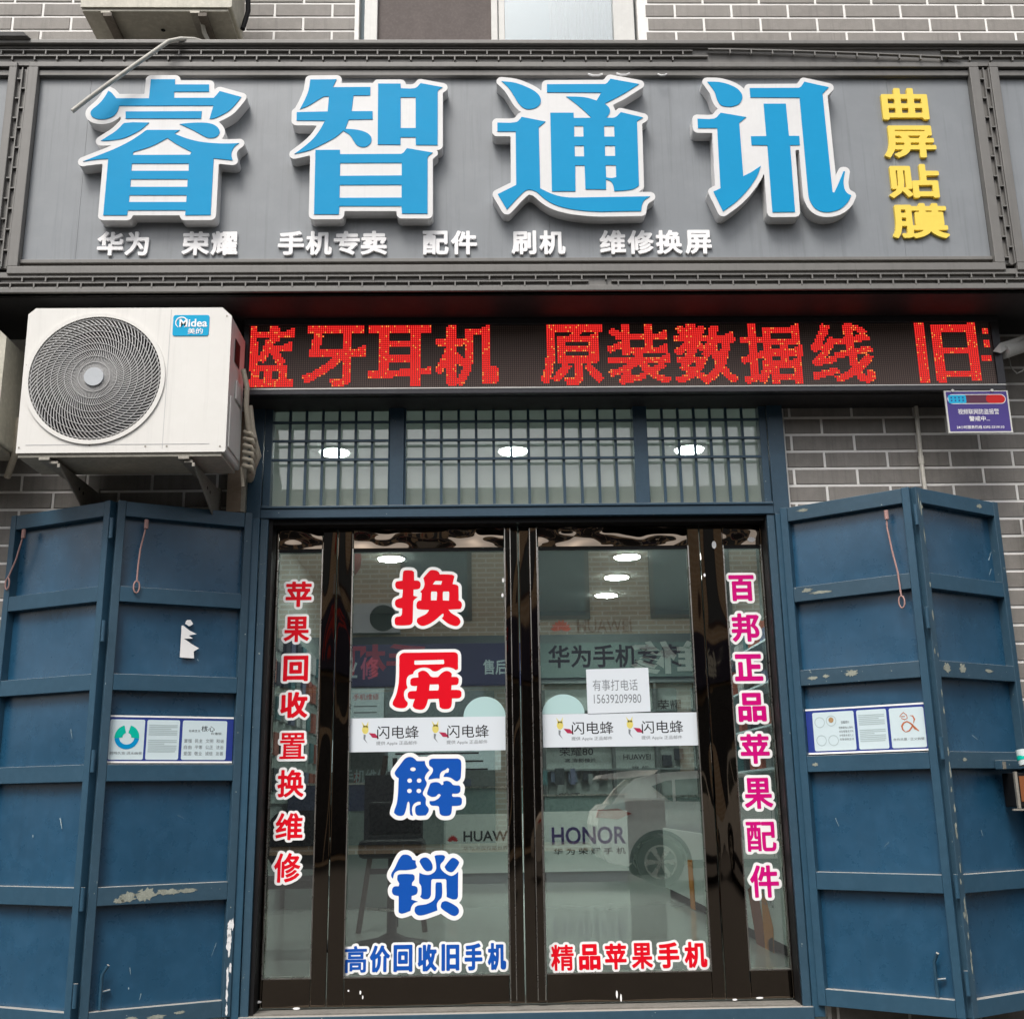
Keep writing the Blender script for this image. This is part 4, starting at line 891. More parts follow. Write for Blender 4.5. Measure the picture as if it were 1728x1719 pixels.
for (x, y, a, b_) in ((1205, 919, 4, 7), (1268, 910, 7, 4.5), (1189, 970, 1.8, 3), (849, 979, 2, 4), (848, 1004, 2, 3.5), (1240, 1686, 4, 1.5), (1282, 1683, 6, 1.5), (1041, 1677, 1.6, 6), (1048, 1683, 1.4, 6), (436, 1690, 5, 2), (588, 1671, 1.5, 1.5), (608, 1674, 1.5, 3), (612, 1682, 1, 3), (500, 1701, 6, 1.8)):
    p = at(x, y, GY-0.002); mb.disc(wall_frame(GY), p.x, p.z, a/330, 0.0005, 0.0012, 9, b_/330)
mb.build('paper_scrap', M['swhite'], DR, label='small torn scraps of white tape', kind='stuff')
# ------------------------------------------------------------------ folding shutters
RZ = [(2.868, 2.942), (2.447, 2.522), (2.026, 2.103), (1.609, 1.686), (1.066, 1.146), (0.552, 0.626)]
def shutter(p0, p1, label, worn=(), left=True, group='folding blue shutter leaves'):
    p0, p1 = Vector((*p0, 0)), Vector((*p1, 0)); u = p1-p0; L = u.length; u.normalize()
    n = Vector((u.y, -u.x, 0))
    F = Frame(p0, u, (0, 0, 1), n)
    t = thing('shutter_leaf', label, 'shutter', p0+u*L/2+Vector((0, 0, 0.552)), group)
    D = 0.040
    # gently oil-canned sheet
    for k in range(5):
        zb, za = RZ[k][0], RZ[k+1][1]; mb = MB(); nx_, nz_ = 10, 10; vs = []; ph = random.uniform(0, 6)
        for j in range(nz_+1):
            for i in range(nx_+1):
                s_, r_ = i/nx_, j/nz_; bul = 0.006*math.sin(math.pi*s_)*math.sin(math.pi*r_)*math.sin(ph+s_*2.2)+0.002*math.sin(ph*2+5*s_+3*r_)*math.sin(math.pi*s_)
                vs.append(F(0.034+(L-0.068)*s_, za-0.02+(zb-za+0.04)*r_, -D-0.004+bul))
        mb.add(vs, [(j*(nx_+1)+i, j*(nx_+1)+i+1, (j+1)*(nx_+1)+i+1, (j+1)*(nx_+1)+i) for j in range(nz_) for i in range(nx_)], True)
        mb.build('sheet_panel', M['blue'], t)
    B(0.012, L-0.012, -D-0.016, -D-0.012, 0.56, 2.93, F=F).build('back_sheet', M['blue'], t)
    B(0, 0.038, -D-0.018, 0.0, 0.552, 2.945, F=F).build('stile', M['bluew' if 'stile' in worn else 'bluef'], t, bevel=0.003)
    B(L-0.038, L, -D-0.018, 0.0, 0.552, 2.945, F=F).build('stile', M['bluew' if 'stile' in worn else 'bluef'], t, bevel=0.003)
    for k, (a, b_) in enumerate(RZ):
        B(0.0385, L-0.0385, -D, -0.002, a, b_, F=F).build('rail', M['bluew' if k in worn else 'bluef'], t, bevel=0.0025)
    return t, F, L
# left pair: u runs from the far-left end towards the right so that the normal faces the street
LI, FLI, LLI = shutter((-1.790, -0.300), (-1.195, -0.020), 'blue steel shutter leaf just left of the doorway, with poster and torn white sticker', worn=(4, 5, 'stile'))
LO, FLO, LLO = shutter((-2.430, -0.005), (-1.830, -0.300), 'blue steel shutter leaf at the far left edge', worn=())
RI, FRI, RLI = shutter((1.530, -0.020), (2.058, -0.420), 'blue steel shutter leaf just right of the doorway, with poster', worn=(0, 1, 2))
RO, FRO, RLO = shutter((2.092, -0.420), (2.640, -0.100), 'blue steel shutter leaf at the right edge with worn pale stile', worn=(2, 3, 'stile'))
RN, FRN, RLN = shutter((2.80, -0.05), (3.40, -0.30), 'neighbouring blue shutter leaf barely visible at the right edge', worn=())
for z in (2.8, 2.3, 1.7, 1.1, 0.7): MB().tube([(-1.810, -0.315, z-0.05), (-1.810, -0.315, z+0.05)], 0.010, 8).build('hinge_barrel', M['bluef'], LI)
for z in (2.8, 2.3, 1.7, 1.1, 0.7): MB().tube([(2.075, -0.435, z-0.05), (2.075, -0.435, z+0.05)], 0.010, 8).build('hinge_barrel', M['bluef'], RI)
for (t, F, xx) in ((LI, FLI, 0.085), (RI, FRI, RLI-0.115)):
    mb = MB(); mb.tube([F(xx, 0.630, -0.018), F(xx, 0.775, -0.018), F(xx+0.022, 0.815, -0.004)], 0.0075, 8); mb.tube([F(xx-0.005, 0.70, -0.018), F(xx+0.04, 0.705, -0.03)], 0.006, 8)
    mb.build('bolt', M['bluef'], t)
# paint wear, rust and torn paper pieces with shapes of their own
def blob(F, a, b_, ra, rb, c, seed, n=22, jag=0.35):
    r = random.Random(seed); return [(a+ra*(1-jag*r.random())*math.cos(2*math.pi*k/n), b_+rb*(1-jag*r.random())*math.sin(2*math.pi*k/n)) for k in range(n)]
wear = mat('bare_primer', (0.30, 0.32, 0.27), 0.8, var=0.5, vs=25)
mb = MB()
for i, (a, z, ra, rb) in enumerate(((0.17, 1.10, 0.050, 0.030), (0.25, 1.105, 0.055, 0.034), (0.35, 1.112, 0.07, 0.018), (0.43, 1.115, 0.06, 0.012), (0.13, 1.085, 0.03, 0.015), (0.22, 0.585, 0.035, 0.010), (0.33, 0.582, 0.05, 0.014), (0.43, 0.592, 0.03, 0.008))):
    mb.prism([blob(FLI, a, z, ra, rb, 0, i, 26, 0.55)], FLI, -0.0019, -0.0012)
mb.build('bare_patch', wear, LI, kind='stuff')
mb = MB()
for i, (a, z, ra, rb) in enumerate(((0.11, 2.50, 0.035, 0.014), (0.18, 2.482, 0.07, 0.010), (0.12, 2.915, 0.04, 0.010), (0.17, 2.065, 0.02, 0.012), (0.30, 2.07, 0.04, 0.02), (0.10, 2.06, 0.03, 0.012), (0.08, 1.645, 0.02, 0.01))):
    mb.prism([blob(FRI, a, z, ra, rb, 0, i+40, 26, 0.6)], FRI, -0.0019, -0.0012)
mb.build('bare_patch', wear, RI, kind='stuff')
mb = MB()
for i, (a, z, ra, rb) in enumerate(((0.09, 2.07, 0.035, 0.030), (0.20, 2.075, 0.030, 0.028), (0.40, 2.07, 0.04, 0.010), (0.48, 2.905, 0.03, 0.014), (0.14, 1.65, 0.02, 0.012))):
    mb.prism([blob(FRO, a, z, ra, rb, 0, i+70, 26, 0.6)], FRO, -0.0019, -0.0012)
for i in range(26):
    r_ = random.Random(i); z = r_.uniform(0.6, 2.2) if i < 20 else r_.uniform(2.2, 2.9)
    mb.prism([blob(FRO, r_.uniform(0.010, 0.032), z, r_.uniform(0.003, 0.008), r_.uniform(0.012, 0.05), 0, i+90, 14, 0.6)], FRO, 0.0002, 0.0008)
mb.build('bare_patch', wear, RO, kind='stuff')
mb = MB()
mb.prism([[tuple(((lambda p: ((p-FLI.o).dot(FLI.u), p.z))(at(306+x*0.0, 0, 0)))) for x in ()]], FLI, 0, 0)
a0 = 0.30
torn = [(0.0, 0.0), (0.055, -0.002), (0.052, 0.030), (0.072, 0.046), (0.040, 0.066), (0.012, 0.088), (0.046, 0.090), (0.030, 0.104), (0.060, 0.112), (0.030, 0.128), (0.006, 0.150), (0.0, 0.148)]
pL = at(303, 1109, -0.20)
# find along-leaf coordinate where the photograph shows it
def along(F, px, py, c=-0.04):
    d = ray(px, py); o = Vector((0, -DC, ZC)); P0 = F.o+F.n*c; t = (P0-o).dot(F.n)/d.dot(F.n); h = o+d*t-P0
    return h.dot(F.u), h.z+P0.z
a, z = along(FLI, 303, 1109)
st = thing('torn_sticker', 'torn remains of a white sticker on the shutter left of the doorway', 'sticker', FLI(a, z, -0.034))
MB().prism([[(a+x*1.25, z+y*1.05) for x, y in torn]], FLI, -0.036, -0.0345).build('paper', M['swhite'], st)
MB().prism([blob(FLI, a+0.035, z+0.172, 0.022, 0.018, 0, 5, 14, 0.4)], FLI, -0.036, -0.0345).build('scrap', M['swhite'], st)
mb = MB()
for i in range(9):
    zz = 0.60+0.045*i; mb.prism([blob(FLI, LLI-0.014+random.uniform(-.008, .006), zz+random.uniform(-.02, .02), 0.007, 0.034, 0, i+20, 14, 0.5)], FLI, 0.0002, 0.0009)
for i in range(4): mb.prism([blob(FLI, LLI-0.022, 0.86+0.03*i, 0.012, 0.03, 0, i+60, 14, 0.5)], FLI, 0.0003, 0.001)
mb.build('white_filler', M['swhite'], LI, kind='stuff')
def scratch(F, t, lst, m_=None):
    mb = MB()
    for (px_, py_, dx, dy, wd) in lst:
        a, z = along(F, px_, py_, -0.036); a2, z2 = along(F, px_+dx, py_+dy, -0.036)
        mb.prism([[(a-wd, z), (a+wd, z), (a2+wd*0.4, z2), (a2-wd*0.2, z2)]], F, -0.0345, -0.0340)
    mb.build('scratch', m_ or M['lightink'], t, kind='stuff')
scratch(FLO, LO, [(102, 1380, 3, 18, 0.0025), (56, 1408, 0, 5, 0.002), (60, 1520, 6, 3, 0.0012), (120, 1230, 2, 16, 0.001)])
scratch(FLI, LI, [(219, 1632, 1, 12, 0.001), (217, 1665, 0, 4, 0.002), (238, 1675, -3, 12, 0.0008), (300, 1375, 10, 5, 0.0008), (333, 1112, 2, 3, 0.0018), (365, 1590, -8, 22, 0.0006)])
scratch(FRI, RI, [(1410, 1380, 6, 14, 0.0008), (1390, 1660, 2, 4, 0.002), (1500, 1420, -9, 10, 0.0006), (1395, 1290, 12, 1, 0.0010)])
scratch(FRO, RO, [(1640, 1240, 10, 8, 0.0022), (1668, 945, 4, -14, 0.0018), (1672, 960, -3, 10, 0.0012), (1655, 1400, 3, 10, 0.0012)])
mb = MB(); AFw = wall_frame(ACY0)
for (x_, z_) in ((-2.19, 3.55), (-2.19, 3.50), (-2.19, 3.135), (-1.25, 3.135), (-1.25, 3.80), (-1.60, 3.137), (-1.50, 3.137), (-1.862, 3.145)): mb.disc(AFw, x_, z_, 0.0045, 0.0003, 0.002, 10)
mb.build('screw', M['galv'], ac, kind='stuff')
# cords
def cord(F, pix, label, c=0.006):
    pts = []
    for (x, y) in pix:
        a, z = along(F, x, y, c); pts.append(F(a, z, c+random.uniform(0, 0.004)))
    t = thing('pull_cord', label, 'cord', pts[-1]); MB().tube(pts, 0.0045, 8).build('string', M['rope'], t)
    e = pts[-1]; loop = [e+F.u*0.014*math.sin(k/10*2*math.pi)+Vector((0, 0, -0.030+0.030*math.cos(k/10*2*math.pi))) for k in range(11)]
    MB().tube(loop, 0.004, 6).build('loop', M['rope'], t)
    MB().tube([pts[0]+Vector((0, 0, 0.02)), pts[0], pts[0]-Vector((0, 0, 0.025))], 0.011, 8).build('knot', M['rope'], t)
cord(FLO, [(41, 900), (37, 915), (27, 945), (14, 975)], 'pink pull cord hanging on the far left shutter leaf')
cord(FLI, [(247, 884), (245, 895), (237, 925), (233, 955), (231, 980)], 'pink pull cord on the shutter leaf left of the doorway')
cord(FRI, [(1496, 868), (1497, 890), (1506, 930), (1515, 965), (1521, 1005)], 'long pink pull cord on the shutter leaf right of the doorway')
# posters on the shutters
def poster(F, L, label, left):
    z0, z1 = (1.70, 1.905); a0, a1 = 0.0400, L-0.0405; c = -0.030
    t = thing('info_poster', label, 'poster', F((a0+a1)/2, z0, c), 'blue bordered posters on the shutters')
    MB().prism([[(a0, z0), (a1, z0), (a1, z1), (a0, z1)]], F, c, c+0.001).build('navy_field', M['navy'], t)
    W = a1-a0; H = z1-z0
    for zz in (z1-0.001, z0-0.007): MB().prism([[(a0, zz), (a1, zz), (a1, zz+0.008), (a0, zz+0.008)]], F, c, c+0.0022).build('border_line', M['swhite'], t)
    cards = [(0.0, 0.275), (0.290, 0.555), (0.575, 0.945)] if left else [(0.055, 0.415), (0.435, 0.685), (0.705, 0.985)]
    cd_ = []
    for (p, q) in cards:
        x0, x1 = a0+W*p+0.002, a0+W*q; cd_.append((x0, x1, MB().prism([rrect(x0, x1, z0+0.008, z1-0.012, 0.008)], F, c+0.0015, c+0.002).build('card', M['card'], t)))
    C = c+0.0026; zc0, zc1 = z0+0.008, z1-0.012; h = zc1-zc0
    def lines(x0, x1, card, n=17):
        mb = MB(); r = random.Random(1)
        for k in range(n):
            if r.random() < 0.14: continue
            z = zc1-0.10*h-k*h*0.8/n; e = x0+(x1-x0)*r.uniform(0.55, 0.93) if k % 4 == 3 else x0+(x1-x0)*0.93
            mb.prism([[(x0+(x1-x0)*0.06, z), (e, z), (e, z+h*0.026), (x0+(x1-x0)*0.06, z+h*0.026)]], F, C, C)
        mb.build('text_lines', M['lightink'], card)
    if left:
        x0, x1, cdx = cd_[0]; cx_, cz_ = (x0+x1)/2, zc0+h*0.56; R_ = h*0.30
        def arc(a_, b__, r0, r1, n=16, sx=0, e=1.0): return [(cx_+sx+r0*math.cos(math.radians(a_+(b__-a_)*k/n)), cz_+r0*math.sin(math.radians(a_+(b__-a_)*k/n))) for k in range(n+1)]+[(cx_+sx+r1*e*math.cos(math.radians(b__-(b__-a_)*k/n)), cz_+r1*math.sin(math.radians(b__-(b__-a_)*k/n))) for k in range(n+1)]
        MB().prism([arc(105, 185, R_, R_*0.35)], F, C, C+0.0002).prism([arc(-5, 75, R_, R_*0.35)], F, C, C+0.0002).build('emblem_top', M['teal'], cdx)
        MB().prism([arc(186, 354, R_, R_*0.62)], F, C, C+0.0002).build('emblem_bowl', M['logoblue'], cdx)
        mb = MB(); put_text(mb, '鹤鸣久安 淇水幽音', F, x0+0.006, x1-0.006, zc0+h*0.13, zc0+h*0.20, C+0.0003); mb.build('caption', M['inkgrey'], cdx)
        lines(cd_[1][0], cd_[1][1], cd_[1][2])
        x0, x1, cdx = cd_[2]; w_ = x1-x0; mb = MB()
        put_text(mb, '社会主义', F, x0+w_*0.14, x0+w_*0.40, zc0+h*0.71, zc0+h*0.77, C); put_text(mb, '核心', F, x0+w_*0.42, x0+w_*0.72, zc0+h*0.72, zc0+h*0.87, C); put_text(mb, '价值观', F, x0+w_*0.64, x0+w_*0.88, zc0+h*0.64, zc0+h*0.70, C); mb.build('heading', M['ink'], cdx)
        mb = MB()
        for r_, ln in enumerate((('富强', '民主', '文明', '和谐'), ('自由', '平等', '公正', '法治'), ('爱国', '敬业', '诚信', '友善'))):
            for q, s in enumerate(ln): put_text(mb, s, F, x0+w_*(0.05+0.24*q), x0+w_*(0.22+0.24*q), zc0+h*(0.43-0.16*r_), zc0+h*(0.53-0.16*r_), C)
        mb.build('value_words', M['inkgrey'], cdx)
    else:
        x0, x1, cdx = cd_[0]; w_ = x1-x0; mb = MB()
        for (p, q, k) in ((0.17, 0.74, 0), (0.45, 0.77, 1), (0.18, 0.27, 0), (0.47, 0.26, 0)):
            n = 24; cx_, cz_, r0 = x0+w_*p, zc0+h*q, h*0.14
            mb.add([F(cx_+r*math.cos(2*math.pi*i/n), cz_+r*math.sin(2*math.pi*i/n), C) for i in range(n) for r in (r0, r0*0.86)], [(2*i, (2*i+2) % (2*n), (2*i+3) % (2*n), 2*i+1) for i in range(n)])
        mb.build('seal', M['lightink'], cdx)
        MB().disc(F, x0+w_*0.45, zc0+h*0.79, h*0.07, C, C+0.0003, 16).build('seal_boss', mat('tan_print', (0.42, 0.26, 0.12), 0.6), cdx)
        mb = MB(); put_text(mb, '温馨提示', F, x0+w_*0.68, x0+w_*0.88, zc0+h*0.68, zc0+h*0.75, C)
        for k, s in enumerate(('请尊重他人隐私', '相互尊重讲文明', '文明乘车请礼让', '共享绿色生活')): put_text(mb, s, F, x0+w_*0.62, x0+w_*0.96, zc0+h*(0.55-0.10*k), zc0+h*(0.61-0.10*k), C)
        mb.build('lettering', M['inkgrey'], cdx)
        lines(cd_[1][0], cd_[1][1], cd_[1][2])
        x0, x1, cdx = cd_[2]; w_ = x1-x0; mb = MB(); P_ = lambda u_, v_: (x0+w_*u_, zc0+h*v_)
        def sweep(pts, ws):
            up_, dn = [], []
            for i, (p, q) in enumerate(pts):
                p1, p2 = pts[max(0, i-1)], pts[min(len(pts)-1, i+1)]; dx, dz = p2[0]-p1[0], p2[1]-p1[1]; l_ = math.hypot(dx, dz); nx_, nz_ = -dz/l_, dx/l_
                up_.append(P_(p+nx_*ws[i], q+nz_*ws[i])); dn.append(P_(p-nx_*ws[i], q-nz_*ws[i]))
            mb.prism([up_+dn[::-1]], F, C, C+0.0002)
        sweep([(0.42, 0.40), (0.35, 0.46), (0.34, 0.54), (0.40, 0.62), (0.50, 0.65), (0.60, 0.60), (0.72, 0.47), (0.82, 0.40)], [0.008, 0.02, 0.028, 0.02, 0.015, 0.02, 0.03, 0.008])
        sweep([(0.42, 0.39), (0.54, 0.42), (0.62, 0.50), (0.66, 0.58)], [0.006, 0.018, 0.02, 0.006]); sweep([(0.68, 0.60), (0.72, 0.70), (0.68, 0.78), (0.60, 0.80)], [0.006, 0.024, 0.018, 0.004])
        sweep([(0.34, 0.74), (0.44, 0.70), (0.52, 0.73), (0.50, 0.82), (0.42, 0.88), (0.36, 0.84), (0.30, 0.78), (0.38, 0.78), (0.46, 0.78)], [0.01]*9)
        mb.build('emblem', mat('rust_print', (0.50, 0.14, 0.05), 0.6), cdx)
        mb = MB(); put_text(mb, '合作共赢 · 正义鹤壁', F, x0+w_*0.05, x1-w_*0.05, zc0+h*0.18, zc0+h*0.25, C); mb.build('caption', M['inkgrey'], cdx)
poster(FLI, LLI, 'blue bordered poster with green ring emblem on the shutter left of the doorway', True)
poster(FRI, RLI, 'blue bordered poster with rust coloured emblem on the shutter right of the doorway', False)
# lock hasp, cup and box at the right edge
hs_ = MB(); F = FRO
a, z = along(F, 1690, 1290, 0.0)
B(a-0.05, a+0.10, 0.0, 0.035, z-0.022, z+0.02, F=F).build('hasp', M['bluew'], RO, bevel=0.003); B(a-0.042, a-0.022, 0.0355, 0.040, z-0.02, z+0.014, F=F).build('hasp_plate', M['galv'], RO)
p = at(1728, 1278, -0.30)
cu = thing('rolled_cup', 'white and teal striped cup wedged at the right edge above the dark box', 'cup', p+Vector((0, 0, -0.03)))
MB().tube([p+Vector((0, -0.01, -0.035)), p+Vector((0, 0, 0.035))], 0.030, 20, r2=0.034).build('cup', mat('cup_white', (0.62, 0.70, 0.70), 0.4), cu)
MB().tube([p+Vector((0, -0.006, -0.012)), p+Vector((0, -0.002, 0.008))], 0.0335, 20).build('stripe', M['teal'], cu)
p = at(1724, 1335, -0.28)
bxo = thing('lock_box', 'dark metal box with brown window at the right edge of the shutters', 'box', (p.x+0.05, -0.2, p.z-0.10))
B(p.x-0.035, p.x+0.14, -0.30, -0.17, p.z-0.07, p.z+0.085).build('case', M['black'], bxo, bevel=0.004); B(p.x-0.038, p.x-0.026, -0.312, -0.295, p.z-0.075, p.z+0.09).build('edge_strip', M['galv'], bxo)
B(p.x-0.015, p.x+0.10, -0.303, -0.3005, p.z-0.045, p.z+0.07).build('window', mat('amber_brown', (0.22, 0.07, 0.02), 0.5), bxo); B(p.x-0.065, p.x+0.10, -0.315, -0.30, p.z-0.085, p.z-0.077).build('lip', M['galv'], bxo)
# ------------------------------------------------------------------ inside the shop
IX0, IX1, IY, IZ0, IZ1 = -1.95, 3.1, 9.3, 0.55, 3.95
B(IX0, IX1, 0.42, IY, IZ0-0.1, IZ0).build('shop_floor', mat('glossy_floor', (0.50, 0.54, 0.50), 0.10, var=0.08, vs=1.5, spec=0.6), kind='structure')
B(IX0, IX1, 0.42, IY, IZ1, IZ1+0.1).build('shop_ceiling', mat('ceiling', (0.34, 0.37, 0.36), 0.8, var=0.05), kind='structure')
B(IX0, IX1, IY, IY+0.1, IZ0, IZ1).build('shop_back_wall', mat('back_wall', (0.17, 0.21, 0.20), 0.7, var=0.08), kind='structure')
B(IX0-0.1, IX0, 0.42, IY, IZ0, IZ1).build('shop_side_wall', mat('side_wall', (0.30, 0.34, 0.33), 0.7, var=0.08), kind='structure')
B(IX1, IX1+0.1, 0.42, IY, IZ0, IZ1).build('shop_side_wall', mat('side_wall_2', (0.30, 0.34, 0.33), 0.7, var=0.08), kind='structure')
where = {(-1.08, 2.1): 'left downlight in the row nearest the transom', (0.206, 2.1): 'middle downlight in the row nearest the transom', (1.484, 2.1): 'right downlight in the row nearest the transom', (1.48, 5.8): 'largest round downlight seen through the right door', (1.49, 6.9): 'middle downlight seen through the right door', (1.494, 8.06): 'lowest downlight seen through the right door', (-0.983, 5.77): 'round downlight seen at the top of the left door', (2.55, 5.2): 'small dim downlight near the right wall of the shop'}
lamp0 = None
for (x, y), lb in where.items():
    t = thing('ceiling_light', lb, 'ceiling light', (x, y, IZ1-0.03), 'round downlights in the shop ceiling')
    MB().disc(Frame((x, y, IZ1), (1, 0, 0), (0, -1, 0), (0, 0, -1)), 0, 0, 0.115 if y < 3 else 0.145, 0.0, 0.012, 28).build('rim', M['white'], t)
    MB().disc(Frame((x, y, IZ1), (1, 0, 0), (0, -1, 0), (0, 0, -1)), 0, 0, 0.10 if y < 3 else 0.13, 0.0125, 0.02, 28).build('diffuser', M['lamp'], t)
BF = wall_frame(9.28)
# back wall signboard and lettering
bs = thing('wall_signboard', 'grey green signboard with dark characters on the back wall of the shop', 'sign', (1.6, 9.25, 2.9))
x0, x1, z0, z1 = pb(905, 1084, 1185, 1142, 9.25); B(x0, x1, 9.25, 9.29, z0, z1).build('board', mat('signboard_teal', (0.16, 0.24, 0.22), 0.6), bs)
x0, x1, z0, z1 = pb(925, 1087, 1150, 1126, 9.24); mb = MB(); put_text(mb, '华为手机专卖', wall_frame(9.245), x0, x1, z0, z1, 0, 0.022); mb.build('lettering', M['ink'], bs)
lg = thing('wall_lettering', 'raised brand lettering with red flower emblem high on the back wall', 'lettering', (1.4, 9.25, 3.6))
x0, x1, z0, z1 = pb(975, 1044, 1066, 1066, 9.24); mb = MB(); put_text(mb, 'HUAWEI', wall_frame(9.27), x0, x1, z0, z1, 0, 0.01); mb.build('letters', M['ink'], lg)
def flower(F, a, b_, r, c):
    mb = MB()
    for k in range(8):
        th = math.radians(12+k*(156/7)); ln = r*(1.0 if k in (3, 4) else 0.92)
        p1 = (a+ln*math.cos(th), b_+ln*math.sin(th)); sx, sz = -math.sin(th)*r*0.16, math.cos(th)*r*0.16; mx_, mz = a+ln*0.62*math.cos(th), b_+ln*0.62*math.sin(th)
        mb.prism([[(a+0.08*r*math.cos(th), b_+0.08*r*math.sin(th)), (mx_-sx, mz-sz), p1, (mx_+sx, mz+sz)]], F, c, c+0.002)
    return mb
p = at(947, 1064, 9.27); flower(wall_frame(9.27), p.x, p.z, 0.16, 0).build('flower_emblem', M['bred'], lg)
# lit display cabinets on the back wall
cab = thing('display_cabinet', 'pale wall cabinet of phone boxes and price boards behind the right door', 'cabinet', (1.6, 9.0, IZ0))
cw = mat('cabinet_white', (0.40, 0.47, 0.45), 0.5); x0, x1, z0, z1 = pb(915, 1152, 1180, 1348, 9.1)
B(x0, x1, 9.10, 9.28, z0, z1).build('carcass', cw, cab)
for k in range(5): zz = z0+(z1-z0)*k/4; B(x0, x1, 8.95, 9.0995, zz-0.012, zz+0.012).build('shelf', mat('shelf_grey', (0.16, 0.20, 0.20), 0.5), cab)
for px_ in (918, 1035, 1108, 1178): q = at(px_, 1250, 9.0); B(q.x-0.02, q.x+0.02, 8.96, 9.0995, z0, z1).build('divider', mat('divider', (0.10, 0.12, 0.12), 0.5), cab)
mb = MB(); F9 = wall_frame(9.095)
for (s, q) in (('荣耀80', (944, 1260, 1001, 1275)), ('高.清影像片', (953, 1279, 1006, 1286)), ('荣耀80', (943, 1337, 998, 1352)), ('HUAWEI', (1052, 1272, 1098, 1281)), ('旗 舰', (1066, 1292, 1095, 1298)), ('荣耀', (1110, 1180, 1150, 1200))): put_text(mb, s, F9, *pb(*q, 9.095), 0, 0.004)
mb.build('lettering', M['ink'], cab)
for i, (xx, yy) in enumerate(((936, 1310), (966, 1310), (990, 1307), (1018, 1306), (1125, 1283), (1145, 1272), (950, 1200), (1060, 1230), (1130, 1235))):
    q = at(xx, yy, 9.0); tt = B(q.x-0.05, q.x+0.06, 8.97, 9.06, q.z-0.07, q.z+0.07).build('phone_box', mat('box_%d' % i, random.choice([(0.02, 0.03, 0.04), (0.05, 0.16, 0.16), (0.10, 0.14, 0.2), (0.03, 0.03, 0.03)]), 0.4), label='dark phone box on the cabinet shelves, number of its row: %s' % ('lower left', 'lower second', 'lower third', 'lower fourth', 'right column lower', 'right column upper', 'upper left', 'upper middle', 'upper right')[i], cat='box', group='phone boxes in the wall cabinet')
    tt['label'] = 'dark phone box on the %s shelf spot of the back wall cabinet' % ('lower left', 'lower second', 'lower third', 'lower fourth', 'right column lower', 'right column upper', 'upper left', 'upper middle', 'upper right')[i]
# front counters at the back of the room
ctm = mat('counter_white', (0.62, 0.68, 0.65), 0.35, var=0.05); cgl = mat('counter_glassy', (0.18, 0.26, 0.25), 0.15, var=0.1)
def counter(name, label, px0, px1, y, py0, py1, ptop, items):
    x0, x1 = at(px0, 1420, y).x, at(px1, 1420, y).x; z0, z1 = IZ0+0.12, at((px0+px1)/2, py0, y).z; zt = at((px0+px1)/2, ptop, y).z
    t = thing(name, label, 'counter', ((x0+x1)/2, y, IZ0)); B(x0, x1, y, y+0.5, z0, z1).build('front_panel', ctm, t); B(x0+0.02, x1-0.02, y+0.02, y+0.48, z1, zt).build('glass_case', cgl, t)
    B(x0-0.01, x1+0.01, y-0.01, y+0.51, zt, zt+0.02).build('top', M['edge'], t); B(x0+0.02, x1-0.02, y+0.03, y+0.45, IZ0, z0).build('plinth', M['inkgrey'], t)
    for (s, q, col, off) in items: mb = MB(); put_text(mb, s, wall_frame(y-0.002), *pb(*q, y), 0, off); mb.build('lettering', M[col], t)
    return t
M['vi'] = flat('violet', (0.05, 0.03, 0.14))
ct1 = counter('shop_counter', 'white counter with violet brand letters seen through the right door', 918, 1060, 8.2, 1368, 1470, 1342, [('HONOR', (931, 1394, 1056, 1424), 'vi', 0.02), ('华 为 荣 耀 手 机', (934, 1430, 1056, 1441), 'ink', 0.012)])
ct2 = counter('shop_counter', 'white counter with black brand letters seen through the left door', 600, 905, 8.2, 1374, 1470, 1330, [('HUAWEI', (782, 1401, 873, 1419), 'ink', 0.02), ('华为,不仅仅是世界500强', (782, 1427, 880, 1434), 'ink', 0.0)])
p = at(764, 1419, 8.2); flower(wall_frame(8.197), p.x, p.z, 0.075, 0).build('flower_emblem', M['bred'], ct2)
ORD = 'first second third fourth fifth sixth seventh eighth ninth tenth eleventh twelfth thirteenth fourteenth fifteenth sixteenth'.split()
bxc = [(0.02, 0.03, 0.035), (0.42, 0.44, 0.44), (0.06, 0.16, 0.17), (0.10, 0.12, 0.20), (0.30, 0.08, 0.05), (0.16, 0.19, 0.19)]
bmm = [mat('carton_%d' % i, c, 0.45, var=0.1) for i, c in enumerate(bxc)]
rr = random.Random(11)
zt = at(700, 1374, 8.2).z
for k in range(16):
    x = -1.75+0.17*k+rr.uniform(-.03, .03)+(0.42 if k > 9 else 0); h = rr.uniform(0.07, 0.20); w_ = rr.uniform(0.05, 0.12); y = 8.17; zz = at(700, 1330, 8.2).z+0.02
    B(x-w_/2, x+w_/2, y+0.1, y+0.2, zz, zz+h).build('phone_box', rr.choice(bmm), label='small box on the back counters behind the doors, %s from the left' % ORD[k], cat='box', group='boxes on the back counters')
rk = thing('accessory_rack', 'tall rack of hanging accessories against the left wall inside the shop', 'rack', (-1.85, 6.0, IZ0))
B(-1.94, -1.90, 4.0, 8.2, 1.5, 3.2).build('back_panel', mat('rack_panel', (0.30, 0.36, 0.34), 0.6), rk)
for r_ in range(5):
    for q in range(12): y = 4.1+0.34*q; z = 1.6+0.31*r_; B(-1.895, -1.87+0.02*rr.random(), y, y+0.22, z, z+0.20).build('blister_pack', rr.choice(bmm), rk)
rk2 = thing('wall_shelf', 'wall shelf with small goods along the right wall inside the shop', 'shelf', (3.0, 5.0, 1.5))
